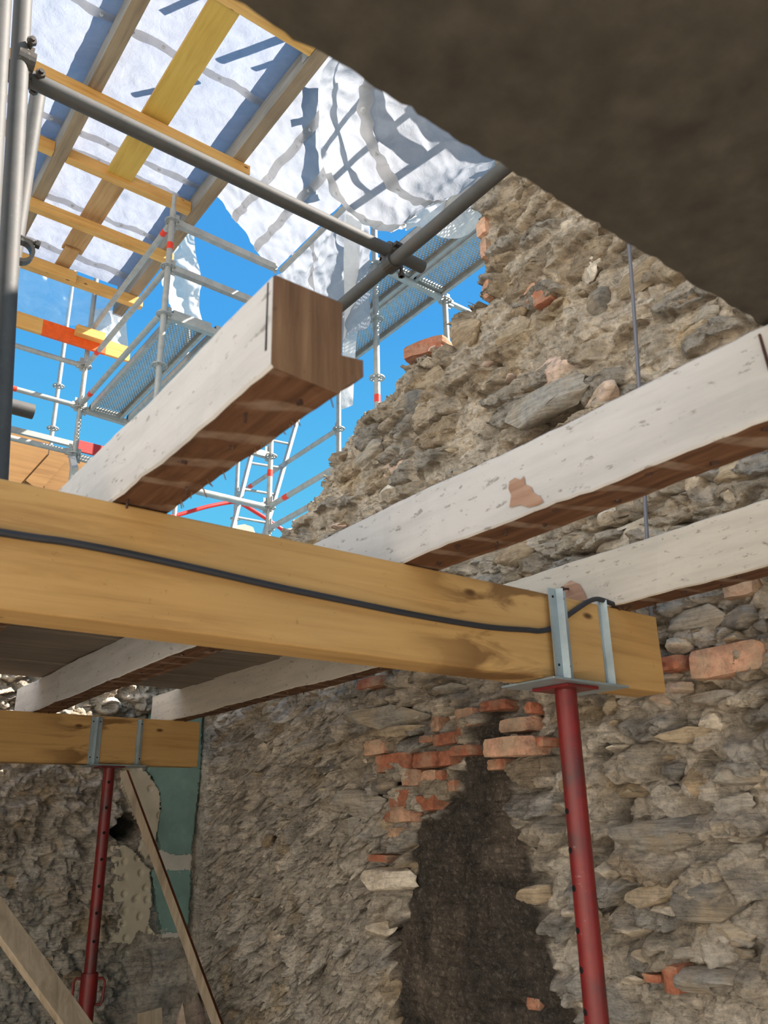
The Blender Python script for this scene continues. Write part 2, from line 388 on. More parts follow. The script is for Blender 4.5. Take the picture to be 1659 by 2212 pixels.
def mesh_np(name, V, F, mats, parent=None, smooth=True, fm=None, col=None):
    V = np.asarray(V, float)
    org = np.array(root_loc(parent)) if parent is not None else np.array([(V[:, 0].min()+V[:, 0].max())/2, (V[:, 1].min()+V[:, 1].max())/2, V[:, 2].min()])
    me = bpy.data.meshes.new(name); nv, nf = len(V), len(F); k = F.shape[1]
    me.vertices.add(nv); me.vertices.foreach_set('co', (V-org).astype(np.float32).ravel())
    me.loops.add(nf*k); me.loops.foreach_set('vertex_index', F.astype(np.int32).ravel())
    me.polygons.add(nf); me.polygons.foreach_set('loop_start', np.arange(0, nf*k, k, dtype=np.int32))
    if smooth: me.polygons.foreach_set('use_smooth', np.ones(nf, bool))
    mats = mats if isinstance(mats, (list, tuple)) else [mats]
    for q in mats: me.materials.append(MAT[q])
    if fm is not None: me.polygons.foreach_set('material_index', fm.astype(np.int32))
    me.update(); me.validate()
    if col is not None:
        at = me.color_attributes.new('Col', 'FLOAT_COLOR', 'POINT')
        at.data.foreach_set('color', np.concatenate([col, np.ones((nv, 1))], 1).astype(np.float32).ravel())
    o = bpy.data.objects.new(name, me); COL.objects.link(o)
    if parent is not None: o.parent = parent
    else: o.location = org
    return o
def catmull(P, n):
    """resample control net axis 0 to n samples"""
    P = np.asarray(P, float); k = len(P); t = np.linspace(0, k-1, n); i = np.clip(t.astype(int), 0, k-2); f = (t-i)[(...,)+(None,)*(P.ndim-1)]
    g = lambda j: np.where((j < 0)[(...,)+(None,)*(P.ndim-1)], 2*P[0]-P[1], np.where((j > k-1)[(...,)+(None,)*(P.ndim-1)], 2*P[-1]-P[-2], P[np.clip(j, 0, k-1)]))
    a, b, c, d = g(i-1), g(i), g(i+1), g(i+2)
    return 0.5*((2*b)+(c-a)*f+(2*a-5*b+4*c-d)*f*f+(3*b-a-3*c+d)*f**3)
def net(ctrl, nu, nv):
    A = catmull(np.asarray(ctrl, float), nu); return np.swapaxes(catmull(np.swapaxes(A, 0, 1), nv), 0, 1)
def grid_faces(nu, nv):
    i, j = np.meshgrid(np.arange(nu-1), np.arange(nv-1), indexing='ij'); a = (i*nv+j).ravel()
    return np.stack([a, a+nv, a+nv+1, a+1], 1)

# ------------------------------------------------------------------ SETTING: rubble walls
XW, YF = 2.05, 4.36          # inner faces of the right-hand wall and the far wall
ZT, ZB, YB = 2.106, 1.906, 1.27
C_MORT = np.array(srgb(232, 222, 208)[:3]); C_GREY = np.array(srgb(178, 174, 168)[:3]); C_TAN = np.array(srgb(206, 192, 172)[:3])
C_BRN = np.array(srgb(182, 164, 140)[:3]); C_OCH = np.array(srgb(206, 178, 130)[:3]); C_SOOT = np.array(srgb(96, 89, 82)[:3])

def rubble_field(u, v, seed, crumb):
    """height (towards the room) and colour of rubble masonry; crumb 0..1 = loose mortar instead of coursed schist"""
    wu = u+0.05*fbm(u*5, v*5, seed+0.3, 3); wv = v+0.035*fbm(u*4+7, v*6, seed+5.1, 3)
    f1, f2, ident = cells(wu/0.20, wv/0.085, seed); e1 = sstep(0.02, 0.32, f2-f1); r1 = (ident*37 % 101)/100.0
    g1, g2, id2 = cells(wu/0.075, wv/0.042, seed+31); e2 = sstep(0.0, 0.35, g2-g1); r2 = (id2*53 % 97)/96.0
    stone = (r1 > 0.38)*(1-0.75*crumb)
    lam = 1-np.abs(perlin(wu*5+3*r1, wv*70+wu*12*(r1-0.5), seed+9)); lam2 = 1-np.abs(perlin(wu*11, wv*150+20*r1, seed+2))
    lump = fbm(wu*9, wv*11, seed+1.7, 5, 0.55); fine = fbm(u*38, v*44, seed+3.3, 4, 0.6)
    ridg = 1-np.abs(fbm(wu*15, wv*22, seed+8.8, 4, 0.55))
    h = 0.034*lump + 0.009*fine + 0.026*(ridg-0.7)
    h += stone*(0.014+0.050*(r1-0.3))*e1 + stone*e1*(0.016*lam+0.008*lam2)
    h += (1-stone*0.6)*((0.016*(r2-0.25))*e2)
    h += crumb*(0.085*(1-np.abs(fbm(u*8+2, v*13, seed+4.4, 4, 0.62)))-0.048+0.038*fbm(u*15, v*17, seed+6.1, 3, 0.62)-0.05*sstep(0.45, 0.8, fbm(u*12+9, v*16, seed+7.7, 2)))
    h -= 0.020*(1-e1)*(1-0.6*crumb)
    pit = fbm(u*6+11, v*8, seed+12.0, 3); h -= 0.075*sstep(0.62, 0.95, pit)
    k = (e1*stone)[..., None]
    cs = np.where((r1 > 0.78)[..., None], C_TAN, np.where((r1 > 0.55)[..., None], C_GREY, C_BRN))
    t2 = np.clip(0.5+1.1*fbm(u*3+4, v*3, seed+14, 3), 0, 1)[..., None]
    mort = C_MORT*(1-0.45*t2)+C_TAN*0.45*t2
    och = sstep(0.35, 0.7, fbm(u*4, v*5+9, seed+21, 3))[..., None]*0.5
    mort = mort*(1-och)+C_OCH*och
    col = mort*(1-0.8*k)+cs*0.8*k
    col = col*(0.80+0.28*r2)[..., None]
    return h, col, lump

def solid_wall(name, U, Vv, fn, keep, to_xyz, depth, mats, parent=None):
    """masked height-field sheet with its cut edges carried back by 'depth'"""
    nu, nv = len(U), len(Vv); u, v = np.meshgrid(U, Vv, indexing='ij')
    h, col, du, dv = fn(u, v); P = to_xyz(u+du, v+dv, h)
    F = grid_faces(nu, nv); uc = u.ravel()[F].mean(1); vc = v.ravel()[F].mean(1)
    F = F[keep(uc, vc)]
    e = np.concatenate([F[:, [0, 1]], F[:, [1, 2]], F[:, [2, 3]], F[:, [3, 0]]]); es = np.sort(e, 1)
    key = es[:, 0].astype(np.int64)*(nu*nv)+es[:, 1]; _, idx, cnt = np.unique(key, return_index=True, return_counts=True)
    be = e[idx[cnt == 1]]
    V = P.reshape(-1, 3); C = col.reshape(-1, 3); n0 = len(V); bv = np.unique(be); mp = -np.ones(n0, int)
    lays = []; prev = None
    for q in (0.2, 0.55, 1.0):
        jit = 0.02*np.stack([perlin(V[bv][:, i]*9+q*5, V[bv][:, (i+1) % 3]*9, q*7+i) for i in range(3)], 1)
        back = to_xyz(u.ravel()[bv], v.ravel()[bv], -depth*q*np.ones(len(bv)))
        V2 = back+jit; lays.append(V2)
    Fs = [F]; base = n0; mp[bv] = np.arange(len(bv)); cur = None
    for i, L in enumerate(lays):
        a = be if i == 0 else mp[be]+base-len(bv)
        b = mp[be]+base
        Fs.append(np.stack([a[:, 1], a[:, 0], b[:, 0], b[:, 1]], 1)); base += len(bv)
    V = np.concatenate([V]+lays); C = np.concatenate([C]+[C[bv]]*3)
    F = np.concatenate(Fs); used = np.unique(F); rm = -np.ones(len(V), int); rm[used] = np.arange(len(used))
    return mesh_np(name, V[used], rm[F], mats, parent, True, None, C[used])

PX_OUT = [(1140, 330), (1095, 350), (1040, 400), (1036, 450), (1042, 500), (1050, 600), (1045, 655), (1010, 668), (985, 685), (980, 752), (960, 762), (893, 781), (864, 809), (841, 851), (817, 873),
          (781, 900), (737, 972), (719, 1005), (692, 1059), (643, 1124), (622, 1153)]
OUT = [(-0.85, -0.05), (-0.85, 4.9), (0.4, 4.85), (0.9, 4.6), (1.3, 4.35)]+[tuple(on_x(px, py, XW)[1:]) for px, py in PX_OUT]+[(3.9, 2.75), (4.9, 2.62), (4.9, -0.05)]
def soot_poly():
    zl = [(925, 250), (935, 350), (845, 390), (860, 480), (900, 560), (775, 565), (770, 660), (730, 700), (745, 830), (680, 910), (640, 950), (600, 1040), (465, 1070), (420, 1130), (395, 1290), (405, 1490)]
    z6l = [(375, 350), (350, 600), (230, 680), (240, 900), (310, 970), (300, 1367)]
    z6r = [(1620, 1367), (1450, 1100), (1380, 850), (1300, 600), (1220, 400), (1230, 250)]
    zr = [(1240, 1450), (1200, 1290), (1150, 1140), (1110, 1060), (1100, 900), (1085, 750), (1020, 680), (1000, 600), (1060, 480), (1085, 380), (1040, 330), (1040, 250)]
    p5 = lambda q: (780+q[0]/3.318, 1450+q[1]/3.318); p6 = lambda q: (780+q[0]/3.318, 1800+q[1]/3.318)
    return [p5(q) for q in zl]+[p6(q) for q in z6l]+[(850, 2400), (1330, 2400)]+[p6(q) for q in z6r]+[p5(q) for q in zr]
SOOT = [tuple(on_x(px, py, XW)[1:]) for px, py in soot_poly()]
VOIDS = [(1205, 908, .10, .030, .16), (835, 1062, .07, .025, .10), (905, 1588, .07, .022, .14), (862, 1688, .05, .03, .12), (835, 2015, .10, .05, .2),
         (850, 1455, .07, .02, .12), (1440, 1395, .05, .02, .12), (1300, 1850, .06, .06, .12), (1225, 1745, .05, .05, .10), (1525, 1650, .05, .03, .09), (1300, 1985, .05, .05, .10),
         (1495, 1745, .05, .03, .08), (1245, 1870, .06, .04, .10), (1180, 1640, .10, .05, .06), (1300, 1640, .03, .03, .1), (1170, 935, .12, .03, .08), (690, 1820, .05, .02, .06), (1545, 1255, .03, .02, .07)]
VOIDS = [(on_x(a, b, XW)[1], on_x(a, b, XW)[2], c, d, e) for a, b, c, d, e in VOIDS]
def right_fn(u, v):
    crumb = sstep(2.55, 2.95, u+0.25*fbm(u*2, v*2, 3.0, 2))*sstep(2.25, 1.95, v+0.2*fbm(u*2+5, v*2, 1.0, 2))
    h, col, lump = rubble_field(u, v, 5, crumb)
    up = sstep(2.35, 2.75, v)[..., None]*0.55                  # the upper masonry is browner
    col = col*(1-up)+col*np.array([0.94, 0.86, 0.75])*up
    h = h*(1-0.38*sstep(2.3, 2.6, v)*sstep(0.6, 1.0, u))
    # sooty former flue: flat and dark
    jx, jy = u+0.015*fbm(u*20, v*20, 2.2, 3), v+0.015*fbm(u*20+9, v*20, 4.2, 3)
    s = in_poly(jx, jy, SOOT).astype(float)
    for _ in range(3):
        s[1:-1, 1:-1] = (s[1:-1, 1:-1]*2+s[2:, 1:-1]+s[:-2, 1:-1]+s[1:-1, 2:]+s[1:-1, :-2])/6
    h = h*(1-0.82*s)+s*(0.012+0.006*fbm(u*30, v*18, 7.0, 4, 0.7))
    br = sstep(-0.1, 0.5, fbm(u*5, v*2.2, 17.0, 4))[..., None]
    sc = C_SOOT*(0.75+0.35*br)+np.array(srgb(104, 84, 64)[:3])*0.28*br
    sc = sc*(1+0.9*sstep(0.25, 0.6, fbm(u*70, v*70, 3.0, 2)))[..., None]
    col = col*(1-s[..., None])+sc*s[..., None]
    for (a, b, ru, rv, dp) in VOIDS:
        q = np.sqrt(((u-a)/ru)**2+((v-b)/rv)**2)+0.35*fbm(u*14, v*14, 2.9, 2)
        h = h-dp*sstep(1.15, 0.55, q)
    kc = sstep(4.10, 4.28, u); h = h*(1-0.9*kc)-0.012*kc
    amp = (1-0.8*s)*(1-0.9*kc)
    du = amp*(0.012*fbm(u*22, v*22, 31.0, 3)); dv = amp*(0.014*fbm(u*22+4, v*24, 41.0, 3)-(0.25+0.5*crumb)*np.clip(h, -0.03, 0.06))
    return h, col, du, dv
def axis_samples(parts):
    return np.unique(np.concatenate([np.arange(a, b, s) for a, b, s in parts]))
U1 = axis_samples([(-1.6, 0.82, 0.04), (0.82, 3.0, 0.0055), (3.0, 4.42, 0.0065), (4.42, 4.9, 0.05)])
V1 = axis_samples([(-0.05, 0.66, 0.05), (0.66, 2.4, 0.0055), (2.4, 4.2, 0.006), (4.2, 4.95, 0.04)])
wall_right = solid_wall('wall_right', U1, V1, right_fn, lambda a, b: in_poly(a+0.022*fbm(a*18, b*18, 6.0, 4, 0.6), b+0.030*fbm(a*16+5, b*16, 8.0, 4, 0.6), OUT),
                        lambda u, v, h: np.stack([XW-h, u, v], -1), 0.42, 'rubble')
tag(wall_right, 'broken rubble stone wall with brick patches and a soot-blackened flue mark', kind='structure')

HOLE = on_y(275, 1787, YF)
def far_fn(u, v):
    crumb = np.full(u.shape, 0.55)
    h, col, lump = rubble_field(u+9.3, v+3.1, 23, crumb)
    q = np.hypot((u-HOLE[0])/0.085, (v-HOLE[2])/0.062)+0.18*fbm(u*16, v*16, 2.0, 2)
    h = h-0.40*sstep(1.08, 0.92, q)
    col = col*(1-0.85*sstep(1.0, 0.85, q))[..., None]  # inside of the hole darkened in colour to read as deep shade
    calm = sstep(1.62, 1.78, u)*sstep(2.3, 2.0, v)
    h = h*(1-0.8*calm)-0.012*calm
    du = 0.012*fbm(u*22, v*22, 31.0, 3); dv = 0.014*fbm(u*22+4, v*24, 41.0, 3)-0.25*np.clip(h, -0.02, 0.05)
    return h, col*0.96, du, dv
U2 = axis_samples([(-1.6, 0.2, 0.04), (0.2, 2.1, 0.0075)]); V2 = axis_samples([(-0.05, 0.5, 0.05), (0.5, 2.75, 0.0075)])
FOUT = [(-1.7, -0.05), (-1.7, 2.7), (0.2, 2.72), (0.9, 2.55), (2.2, 2.6), (2.2, -0.05)]
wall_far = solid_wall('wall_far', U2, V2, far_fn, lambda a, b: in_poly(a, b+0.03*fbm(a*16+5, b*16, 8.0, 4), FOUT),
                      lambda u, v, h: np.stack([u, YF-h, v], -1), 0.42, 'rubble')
tag(wall_far, 'far rubble wall with remnants of cream plaster and green paint', kind='structure')

fl = MB().box((-14, -14, -0.12), (2.5, 4.8, 0.0)).build('floor', 'ground'); tag(fl, 'dusty floor of the gutted room', kind='structure')

# out of view, added for light: a side-light blocker and a sun-bouncing wall
wl = MB().box((-0.75, 2.95, 0.0), (-0.55, 4.36, 2.24)).build('light_block_partition', 'whiteplaster'); tag(wl, 'unseen plastered partition added at the left to block side light', kind='structure')
wn = MB().box((-6.4, -9.0, 0.0), (-6.0, 6.5, 9.0)).build('bounce_wall', 'bounce_render'); tag(wn, 'unseen rendered wall added across the open side to bounce sunlight', kind='structure')

# ---- stones set in the walls
def stone_mesh(k):
    rs = np.random.RandomState(100+k); bm = bmesh.new(); bmesh.ops.create_icosphere(bm, subdivisions=3, radius=1.0)
    P = np.array([v.co[:] for v in bm.verts]); N = rs.normal(size=(18, 3)); N /= np.linalg.norm(N, axis=1)[:, None]; D = rs.uniform(0.45, 0.86, 18)
    for n, d in zip(N, D):
        t = P@n; P -= np.clip(t-d, 0, None)[:, None]*n*0.985
    P *= 1.18; s = 1+0.07*fbm(P[:, 0]*1.8+k, P[:, 1]*1.8, P[:, 2]*1.8, 3)+0.06*(1-np.abs(perlin(P[:, 0]*1.5+k, P[:, 1]*1.5, P[:, 2]*9)))+0.035*fbm(P[:, 0]*6+k, P[:, 1]*6, P[:, 2]*9, 2)
    P *= s[:, None]
    for v, p in zip(bm.verts, P): v.co = p
    me = bpy.data.meshes.new('stone'); bm.to_mesh(me); bm.free()
    me.polygons.foreach_set('use_smooth', [True]*len(me.polygons)); me.set_sharp_from_angle(angle=math.radians(38)); return me
STONES = [stone_mesh(k) for k in range(14)]
STVAR = {}
def stone_var(k, mat):
    if (k, mat) not in STVAR:
        me = STONES[k].copy(); me.materials.append(MAT[mat]); STVAR[(k, mat)] = me
    return STVAR[(k, mat)]
def put_stone(parent, wallname, a, z, la, lz, ld, mat, tilt=0.0, k=None, out=0.0):
    o = bpy.data.objects.new('stone', stone_var(random.randrange(14) if k is None else k, mat)); COL.objects.link(o); o.parent = parent
    p = Vector((XW+0.004-out, a, z)) if wallname == 'r' else Vector((a, YF+0.004-out, z))
    o.location = p-root_loc(parent)
    if wallname == 'r': o.scale = (ld, la, lz); o.rotation_euler = (tilt, random.uniform(-.15, .15), random.uniform(-.12, .12))
    else: o.scale = (la, ld, lz); o.rotation_euler = (random.uniform(-.15, .15), -tilt, random.uniform(-.12, .12))
    return o
taken = []
def px_stone(x0, y0, x1, y1, mat, d=0.04, tilt=None, out=0.0, k=None):
    a, b = on_x((x0+x1)/2, y0, XW), on_x((x0+x1)/2, y1, XW); l, r = on_x(x0, (y0+y1)/2, XW), on_x(x1, (y0+y1)/2, XW)
    cy, cz = (l[1]+r[1])/2, (a[2]+b[2])/2
    put_stone(wall_right, 'r', cy, cz, abs(l[1]-r[1])*0.54, max(0.012, (a[2]-b[2])*0.52), d, mat, random.uniform(-.1, .1) if tilt is None else tilt, k, out)
    taken.append((cy, cz, abs(l[1]-r[1])*0.5, (a[2]-b[2])*0.5))
for a in [(1095, 835, 1268, 935, 'st0', .07, .08, .03), (1150, 760, 1282, 830, 'st5', .05, .1), (1252, 540, 1304, 602, 'st3', .03), (1262, 835, 1350, 890, 'st5', .05), (790, 1003, 885, 1043, 'st5', .03, .05),
          (815, 1045, 870, 1090, 'st3', .05), (1260, 1132, 1430, 1200, 'st3', .06, .0), (1305, 1098, 1356, 1140, 'st3', .05), (1060, 1172, 1165, 1232, 'st2', .05, .0), (1225, 1100, 1290, 1150, 'st3', .05),
          (1430, 1105, 1475, 1150, 'st3', .05), (1520, 985, 1659, 1045, 'st1', .05), (1560, 1040, 1640, 1090, 'st1', .05), (1470, 1010, 1530, 1060, 'st3', .04),
          (1420, 1310, 1560, 1370, 'st0', .06), (1450, 1370, 1510, 1410, 'st3', .05), (1560, 1310, 1650, 1370, 'st4', .06), (1370, 1290, 1460, 1325, 'st0', .05), (1630, 1335, 1659, 1372, 'st4', .05),
          (1455, 1468, 1502, 1505, 'st5', .06, .3, .02), (1440, 1450, 1480, 1475, 'st3', .05), (760, 1520, 905, 1585, 'st0', .08, .05, .02), (790, 1560, 930, 1600, 'st1', .06, .0, .02), (740, 1585, 820, 1620, 'st5', .05), (800, 1680, 885, 1722, 'st4', .06, .05, .03),
          (750, 1700, 850, 1765, 'st0', .07, .1, .02), (800, 1755, 860, 1800, 'st1', .05), (690, 1720, 740, 1765, 'st0', .05), (690, 1640, 745, 1680, 'st4', .05), (740, 1620, 800, 1660, 'st3', .04), (790, 1865, 905, 1930, 'st3', .06, .1, .03),
          (790, 1975, 850, 2030, 'st3', .05), (1330, 1750, 1560, 1850, 'st0', .08, .0, .01), (1420, 1565, 1530, 1610, 'st1', .06), (1510, 1535, 1565, 1580, 'st3', .06), (1400, 1490, 1450, 1525, 'st5', .05), (1310, 1490, 1340, 1545, 'st1', .05),
          (1480, 1490, 1610, 1530, 'st0', .06), (1620, 1485, 1659, 1540, 'st0', .06), (1430, 1640, 1485, 1690, 'st4', .06), (1515, 1635, 1659, 1700, 'st0', .06), (1480, 1660, 1525, 1720, 'st2', .05), (1320, 1690, 1400, 1730, 'st1', .05),
          (1355, 1900, 1500, 1960, 'st1', .07, -.1, .02), (1480, 1880, 1659, 1980, 'st4', .09, -.3, .01), (1420, 1940, 1480, 1985, 'st3', .05), (1330, 1990, 1420, 2025, 'st3', .06, .0, .02), (1290, 1860, 1345, 1900, 'st3', .05), (1345, 1870, 1380, 1890, 'st1', .04),
          (1300, 1895, 1345, 1960, 'st0', .05), (1360, 2040, 1500, 2085, 'st0', .06), (1480, 2090, 1659, 2160, 'st0', .07), (1345, 2105, 1400, 2130, 'st3', .04), (1205, 1820, 1260, 1850, 'st3', .05), (1230, 1955, 1290, 1985, 'st3', .05),
          (1125, 1590, 1200, 1625, 'st5', .05), (830, 1490, 880, 1530, 'st0', .05), (870, 1440, 920, 1480, 'st4', .06), (985, 685, 1045, 745, 'st2', .06, .2), (885, 800, 960, 850, 'st2', .05), (850, 850, 930, 905, 'st4', .05), (770, 960, 830, 1010, 'st0', .05),
          (1100, 640, 1150, 690, 'st2', .04), (1330, 570, 1440, 640, 'st2', .04), (1270, 620, 1320, 690, 'st4', .04), (1060, 700, 1140, 740, 'st1', .04), (1120, 800, 1200, 830, 'st0', .04), (1500, 660, 1560, 710, 'st0', .04), (1470, 700, 1560, 735, 'st1', .04)]:
    px_stone(*a)
def clear_of(a, z, la, lz):
    return all(abs(a-t[0]) > 0.8*(la+t[2]) or abs(z-t[1]) > 0.8*(lz+t[3]) for t in taken)
SOOTN = [(p[0], p[1]) for p in SOOT]
tries = 0; placed = 0
while placed < 172 and tries < 6000:
    tries += 1
    u = random.uniform(0.95, 4.3); v = random.uniform(0.8, 4.0)
    if not in_poly(np.array([u]), np.array([v-0.05]), OUT)[0] or in_poly(np.array([u]), np.array([v]), SOOTN)[0]: continue
    if u > 2.6 and v < 1.95 and random.random() < 0.6: continue
    if v > 2.4 and random.random() < 0.5: continue
    la = random.choice([0.022, 0.03, 0.04, 0.05, 0.06, 0.075, 0.10])*(0.7 if v > 2.4 else 1.0); lz = la*random.uniform(0.36, 0.6)
    if not clear_of(u, v, la, lz): continue
    taken.append((u, v, la, lz)); placed += 1
    put_stone(wall_right, 'r', u, v, la, lz, random.uniform(0.022, 0.05), random.choice(['st0', 'st0', 'st1', 'st1', 'st2', 'st4', 'st3', 'st3'] if v < 2.5 else ['st1', 'st2', 'st2', 'st0', 'st5']), random.uniform(-.16, .16))
for i in range(34):
    u = random.uniform(0.5, 1.5); v = random.uniform(0.75, 2.0); la = random.choice([0.03, 0.045, 0.06, 0.08])
    if abs(u-HOLE[0]) < 0.17 and abs(v-HOLE[2]) < 0.13: continue
    if u > 1.36 and v > 1.0: continue
    put_stone(wall_far, 'f', u, v, la, la*0.45, 0.03, random.choice(['st0', 'st1', 'st2', 'st4']), random.uniform(-.15, .15))

# ---- bricks
def brick_mesh(k):
    rs = np.random.RandomState(300+k); bm = bmesh.new(); bmesh.ops.create_cube(bm, size=1.0)
    bmesh.ops.subdivide_edges(bm, edges=bm.edges[:], cuts=3, use_grid_fill=True)
    for v in bm.verts:
        p = np.array(v.co[:]); r = 0.5-np.abs(p); nb = (r < 0.02).sum()
        p = p*(1-0.04*(nb >= 2)-0.05*(nb >= 3))
        p += 0.05*np.array([fbm(p[0]*3+k, p[1]*3, p[2]*3+i*9, 3) for i in range(3)])
        v.co = p
    me = bpy.data.meshes.new('brick'); bm.to_mesh(me); bm.free(); return me
BRK = [brick_mesh(k) for k in range(6)]; BVAR = {}
def px_brick(x0, y0, x1, y1, mat='brick', out=0.018, parent=None):
    a, b = on_x((x0+x1)/2, y0, XW), on_x((x0+x1)/2, y1, XW); l, r = on_x(x0, (y0+y1)/2, XW), on_x(x1, (y0+y1)/2, XW)
    k = random.randrange(6)
    if (k, mat) not in BVAR: me = BRK[k].copy(); me.materials.append(MAT[mat]); BVAR[(k, mat)] = me
    o = bpy.data.objects.new('brick', BVAR[(k, mat)]); COL.objects.link(o); o.parent = wall_right
    o.location = Vector((XW+0.035-out, (l[1]+r[1])/2, (a[2]+b[2])/2))-root_loc(wall_right)
    o.scale = (0.11, abs(l[1]-r[1])*1.02, (a[2]-b[2])*1.02); o.rotation_euler = (random.uniform(-.03, .03), random.uniform(-.03, .03), random.uniform(-.04, .04))
z5 = lambda a, b, c, d: (780+a/3.318, 1450+b/3.318, 780+c/3.318, 1450+d/3.318)
for q, mt, ot in [((110, 495, 260, 605), 'brickpale', .03), ((205, 595, 430, 720), 'brick', .04), ((465, 590, 640, 695), 'brick', .035), ((650, 575, 730, 685), 'brick', .03), ((770, 275, 900, 400), 'brick', .035), ((775, 410, 845, 515), 'brick', .035),
                  ((605, 445, 770, 530), 'brick', .03), ((490, 465, 600, 515), 'brick', .025), ((725, 535, 890, 610), 'brick', .03), ((1030, 480, 1365, 615), 'brickpale', .075), ((1000, 630, 1090, 710), 'brick', .03), ((380, 710, 500, 825), 'brickpale', .03),
                  ((505, 715, 615, 805), 'brickpale', .02), ((615, 710, 660, 780), 'brick', .02), ((310, 850, 460, 970), 'brick', .04), ((310, 965, 450, 1080), 'brickpale', .035), ((455, 890, 635, 1000), 'brick', .04), ((260, 1010, 312, 1085), 'brick', .03),
                  ((1085, 340, 1290, 440), 'brickpale', .03), ((925, 215, 1120, 290), 'brick', .02), ((590, 335, 650, 440), 'brickpale', .03), ((50, 55, 225, 125), 'brick', .03), ((1362, 480, 1415, 545), 'brick', .04), ((150, 1310, 290, 1360), 'brick', .04), ((700, 780, 750, 860), 'brick', .02), ((270, 1120, 330, 1190), 'brick', .02), ((1250, 230, 1300, 310), 'brick', .02)]:
    px_brick(*z5(*q), mt, ot+0.014)
for q, mt, ot in [((1512, 1396, 1672, 1462), 'brickpale', .035), ((1450, 1421, 1496, 1452), 'brick', .05), ((1162, 624, 1200, 660), 'brick', .012), ((1140, 620, 1165, 655), 'brickpale', .004), ((1038, 395, 1062, 440), 'brickpale', .004), ((1038, 478, 1058, 512), 'brickpale', .006), ((1044, 520, 1060, 560), 'brickpale', .004),
                  ((1050, 606, 1064, 648), 'brickpale', .002), ((1455, 2080, 1490, 2140), 'brick', .03), ((1410, 2100, 1450, 2118), 'brick', .03), ((1570, 1250, 1640, 1290), 'brickpale', .01), ((1150, 2155, 1180, 2180), 'brick', .01)]:
    px_brick(*q, mt, ot)
lb0, lb1 = on_x(928, 762, XW+.05), None
o = bpy.data.objects.new('loose_brick', BRK[2].copy()); o.data.materials.append(MAT['brick']); COL.objects.link(o)
o.location = lb0+np.array([0.0, 0.0, 0.005]); o.scale = (0.11, 0.215, 0.068); o.rotation_euler = (0.10, 0, 0.25)
tag(o, 'loose dusty brick lying on the broken wall top against the sky', 'brick')

# ---- plaster remnants on the far wall
def patch(name, poly, mat, parent, front=0.03, thick=0.045, step=0.006, dimples=0, seed=0):
    pts = [on_y(px, py, YF-front) for px, py in poly]; P2 = [(p[0], p[2]) for p in pts]
    xs = np.arange(min(p[0] for p in P2)-.01, max(p[0] for p in P2)+.01, step); zs = np.arange(min(p[1] for p in P2)-.01, max(p[1] for p in P2)+.01, step)
    rs = np.random.RandomState(seed); cen = []
    while len(cen) < dimples:
        c = (rs.uniform(xs[0], xs[-1]), rs.uniform(zs[0], zs[-1]))
        if in_poly(np.array([c[0]]), np.array([c[1]]), P2)[0] and all(math.hypot(c[0]-d[0], c[1]-d[1]) > 0.055 for d in cen) or rs.rand() < 0.02: cen.append(c)
    def fn(u, v):
        h = 0.004*fbm(u*8, v*8, seed, 3)
        for c in cen:
            q = np.hypot((u-c[0])/0.013, (v-c[1])/0.016); h = h-0.014*sstep(1.2, 0.5, q)
        z = np.zeros_like(h); return h, np.ones(h.shape+(3,))*0.6, z, z
    keep = lambda a, b: in_poly(a+0.007*fbm(a*40, b*40, seed+1.0, 3), b+0.007*fbm(a*40+3, b*40, seed+2.0, 3), P2)
    return solid_wall(name, xs, zs, fn, keep, lambda u, v, h: np.stack([u, YF-front-h, v], -1), thick, mat, parent)
patch('plaster_patch', [(245, 1828), (270, 1826), (292, 1842), (325, 1880), (328, 1950), (322, 2000), (345, 2022), (300, 2012), (283, 2040), (236, 2030), (258, 1990), (246, 1940), (250, 1880)], 'plaster', wall_far, 0.034, dimples=20, seed=3)
patch('plaster_patch', [(262, 1640), (300, 1655), (322, 1672), (345, 1712), (346, 1765), (335, 1815), (318, 1856), (303, 1838), (312, 1795), (296, 1765), (285, 1740), (270, 1700)], 'plaster', wall_far, 0.036, dimples=9, seed=4)
patch('painted_plaster', [(300, 1600), (330, 1540), (437, 1540), (432, 1660), (420, 1770), (413, 1843), (392, 1848), (350, 1838), (340, 1800), (347, 1760), (347, 1715), (325, 1668)], 'green', wall_far, 0.026, seed=5)
patch('plaster_strip', [(345, 1836), (415, 1836), (412, 1884), (334, 1884)], 'whiteplaster', wall_far, 0.024, seed=6)
patch('painted_plaster', [(328, 1880), (412, 1880), (406, 1990), (400, 2014), (352, 2016), (340, 1965)], 'green', wall_far, 0.026, seed=7)
patch('plaster_strip', [(350, 2008), (404, 2008), (398, 2026), (352, 2026)], 'whiteplaster', wall_far, 0.024, seed=8)

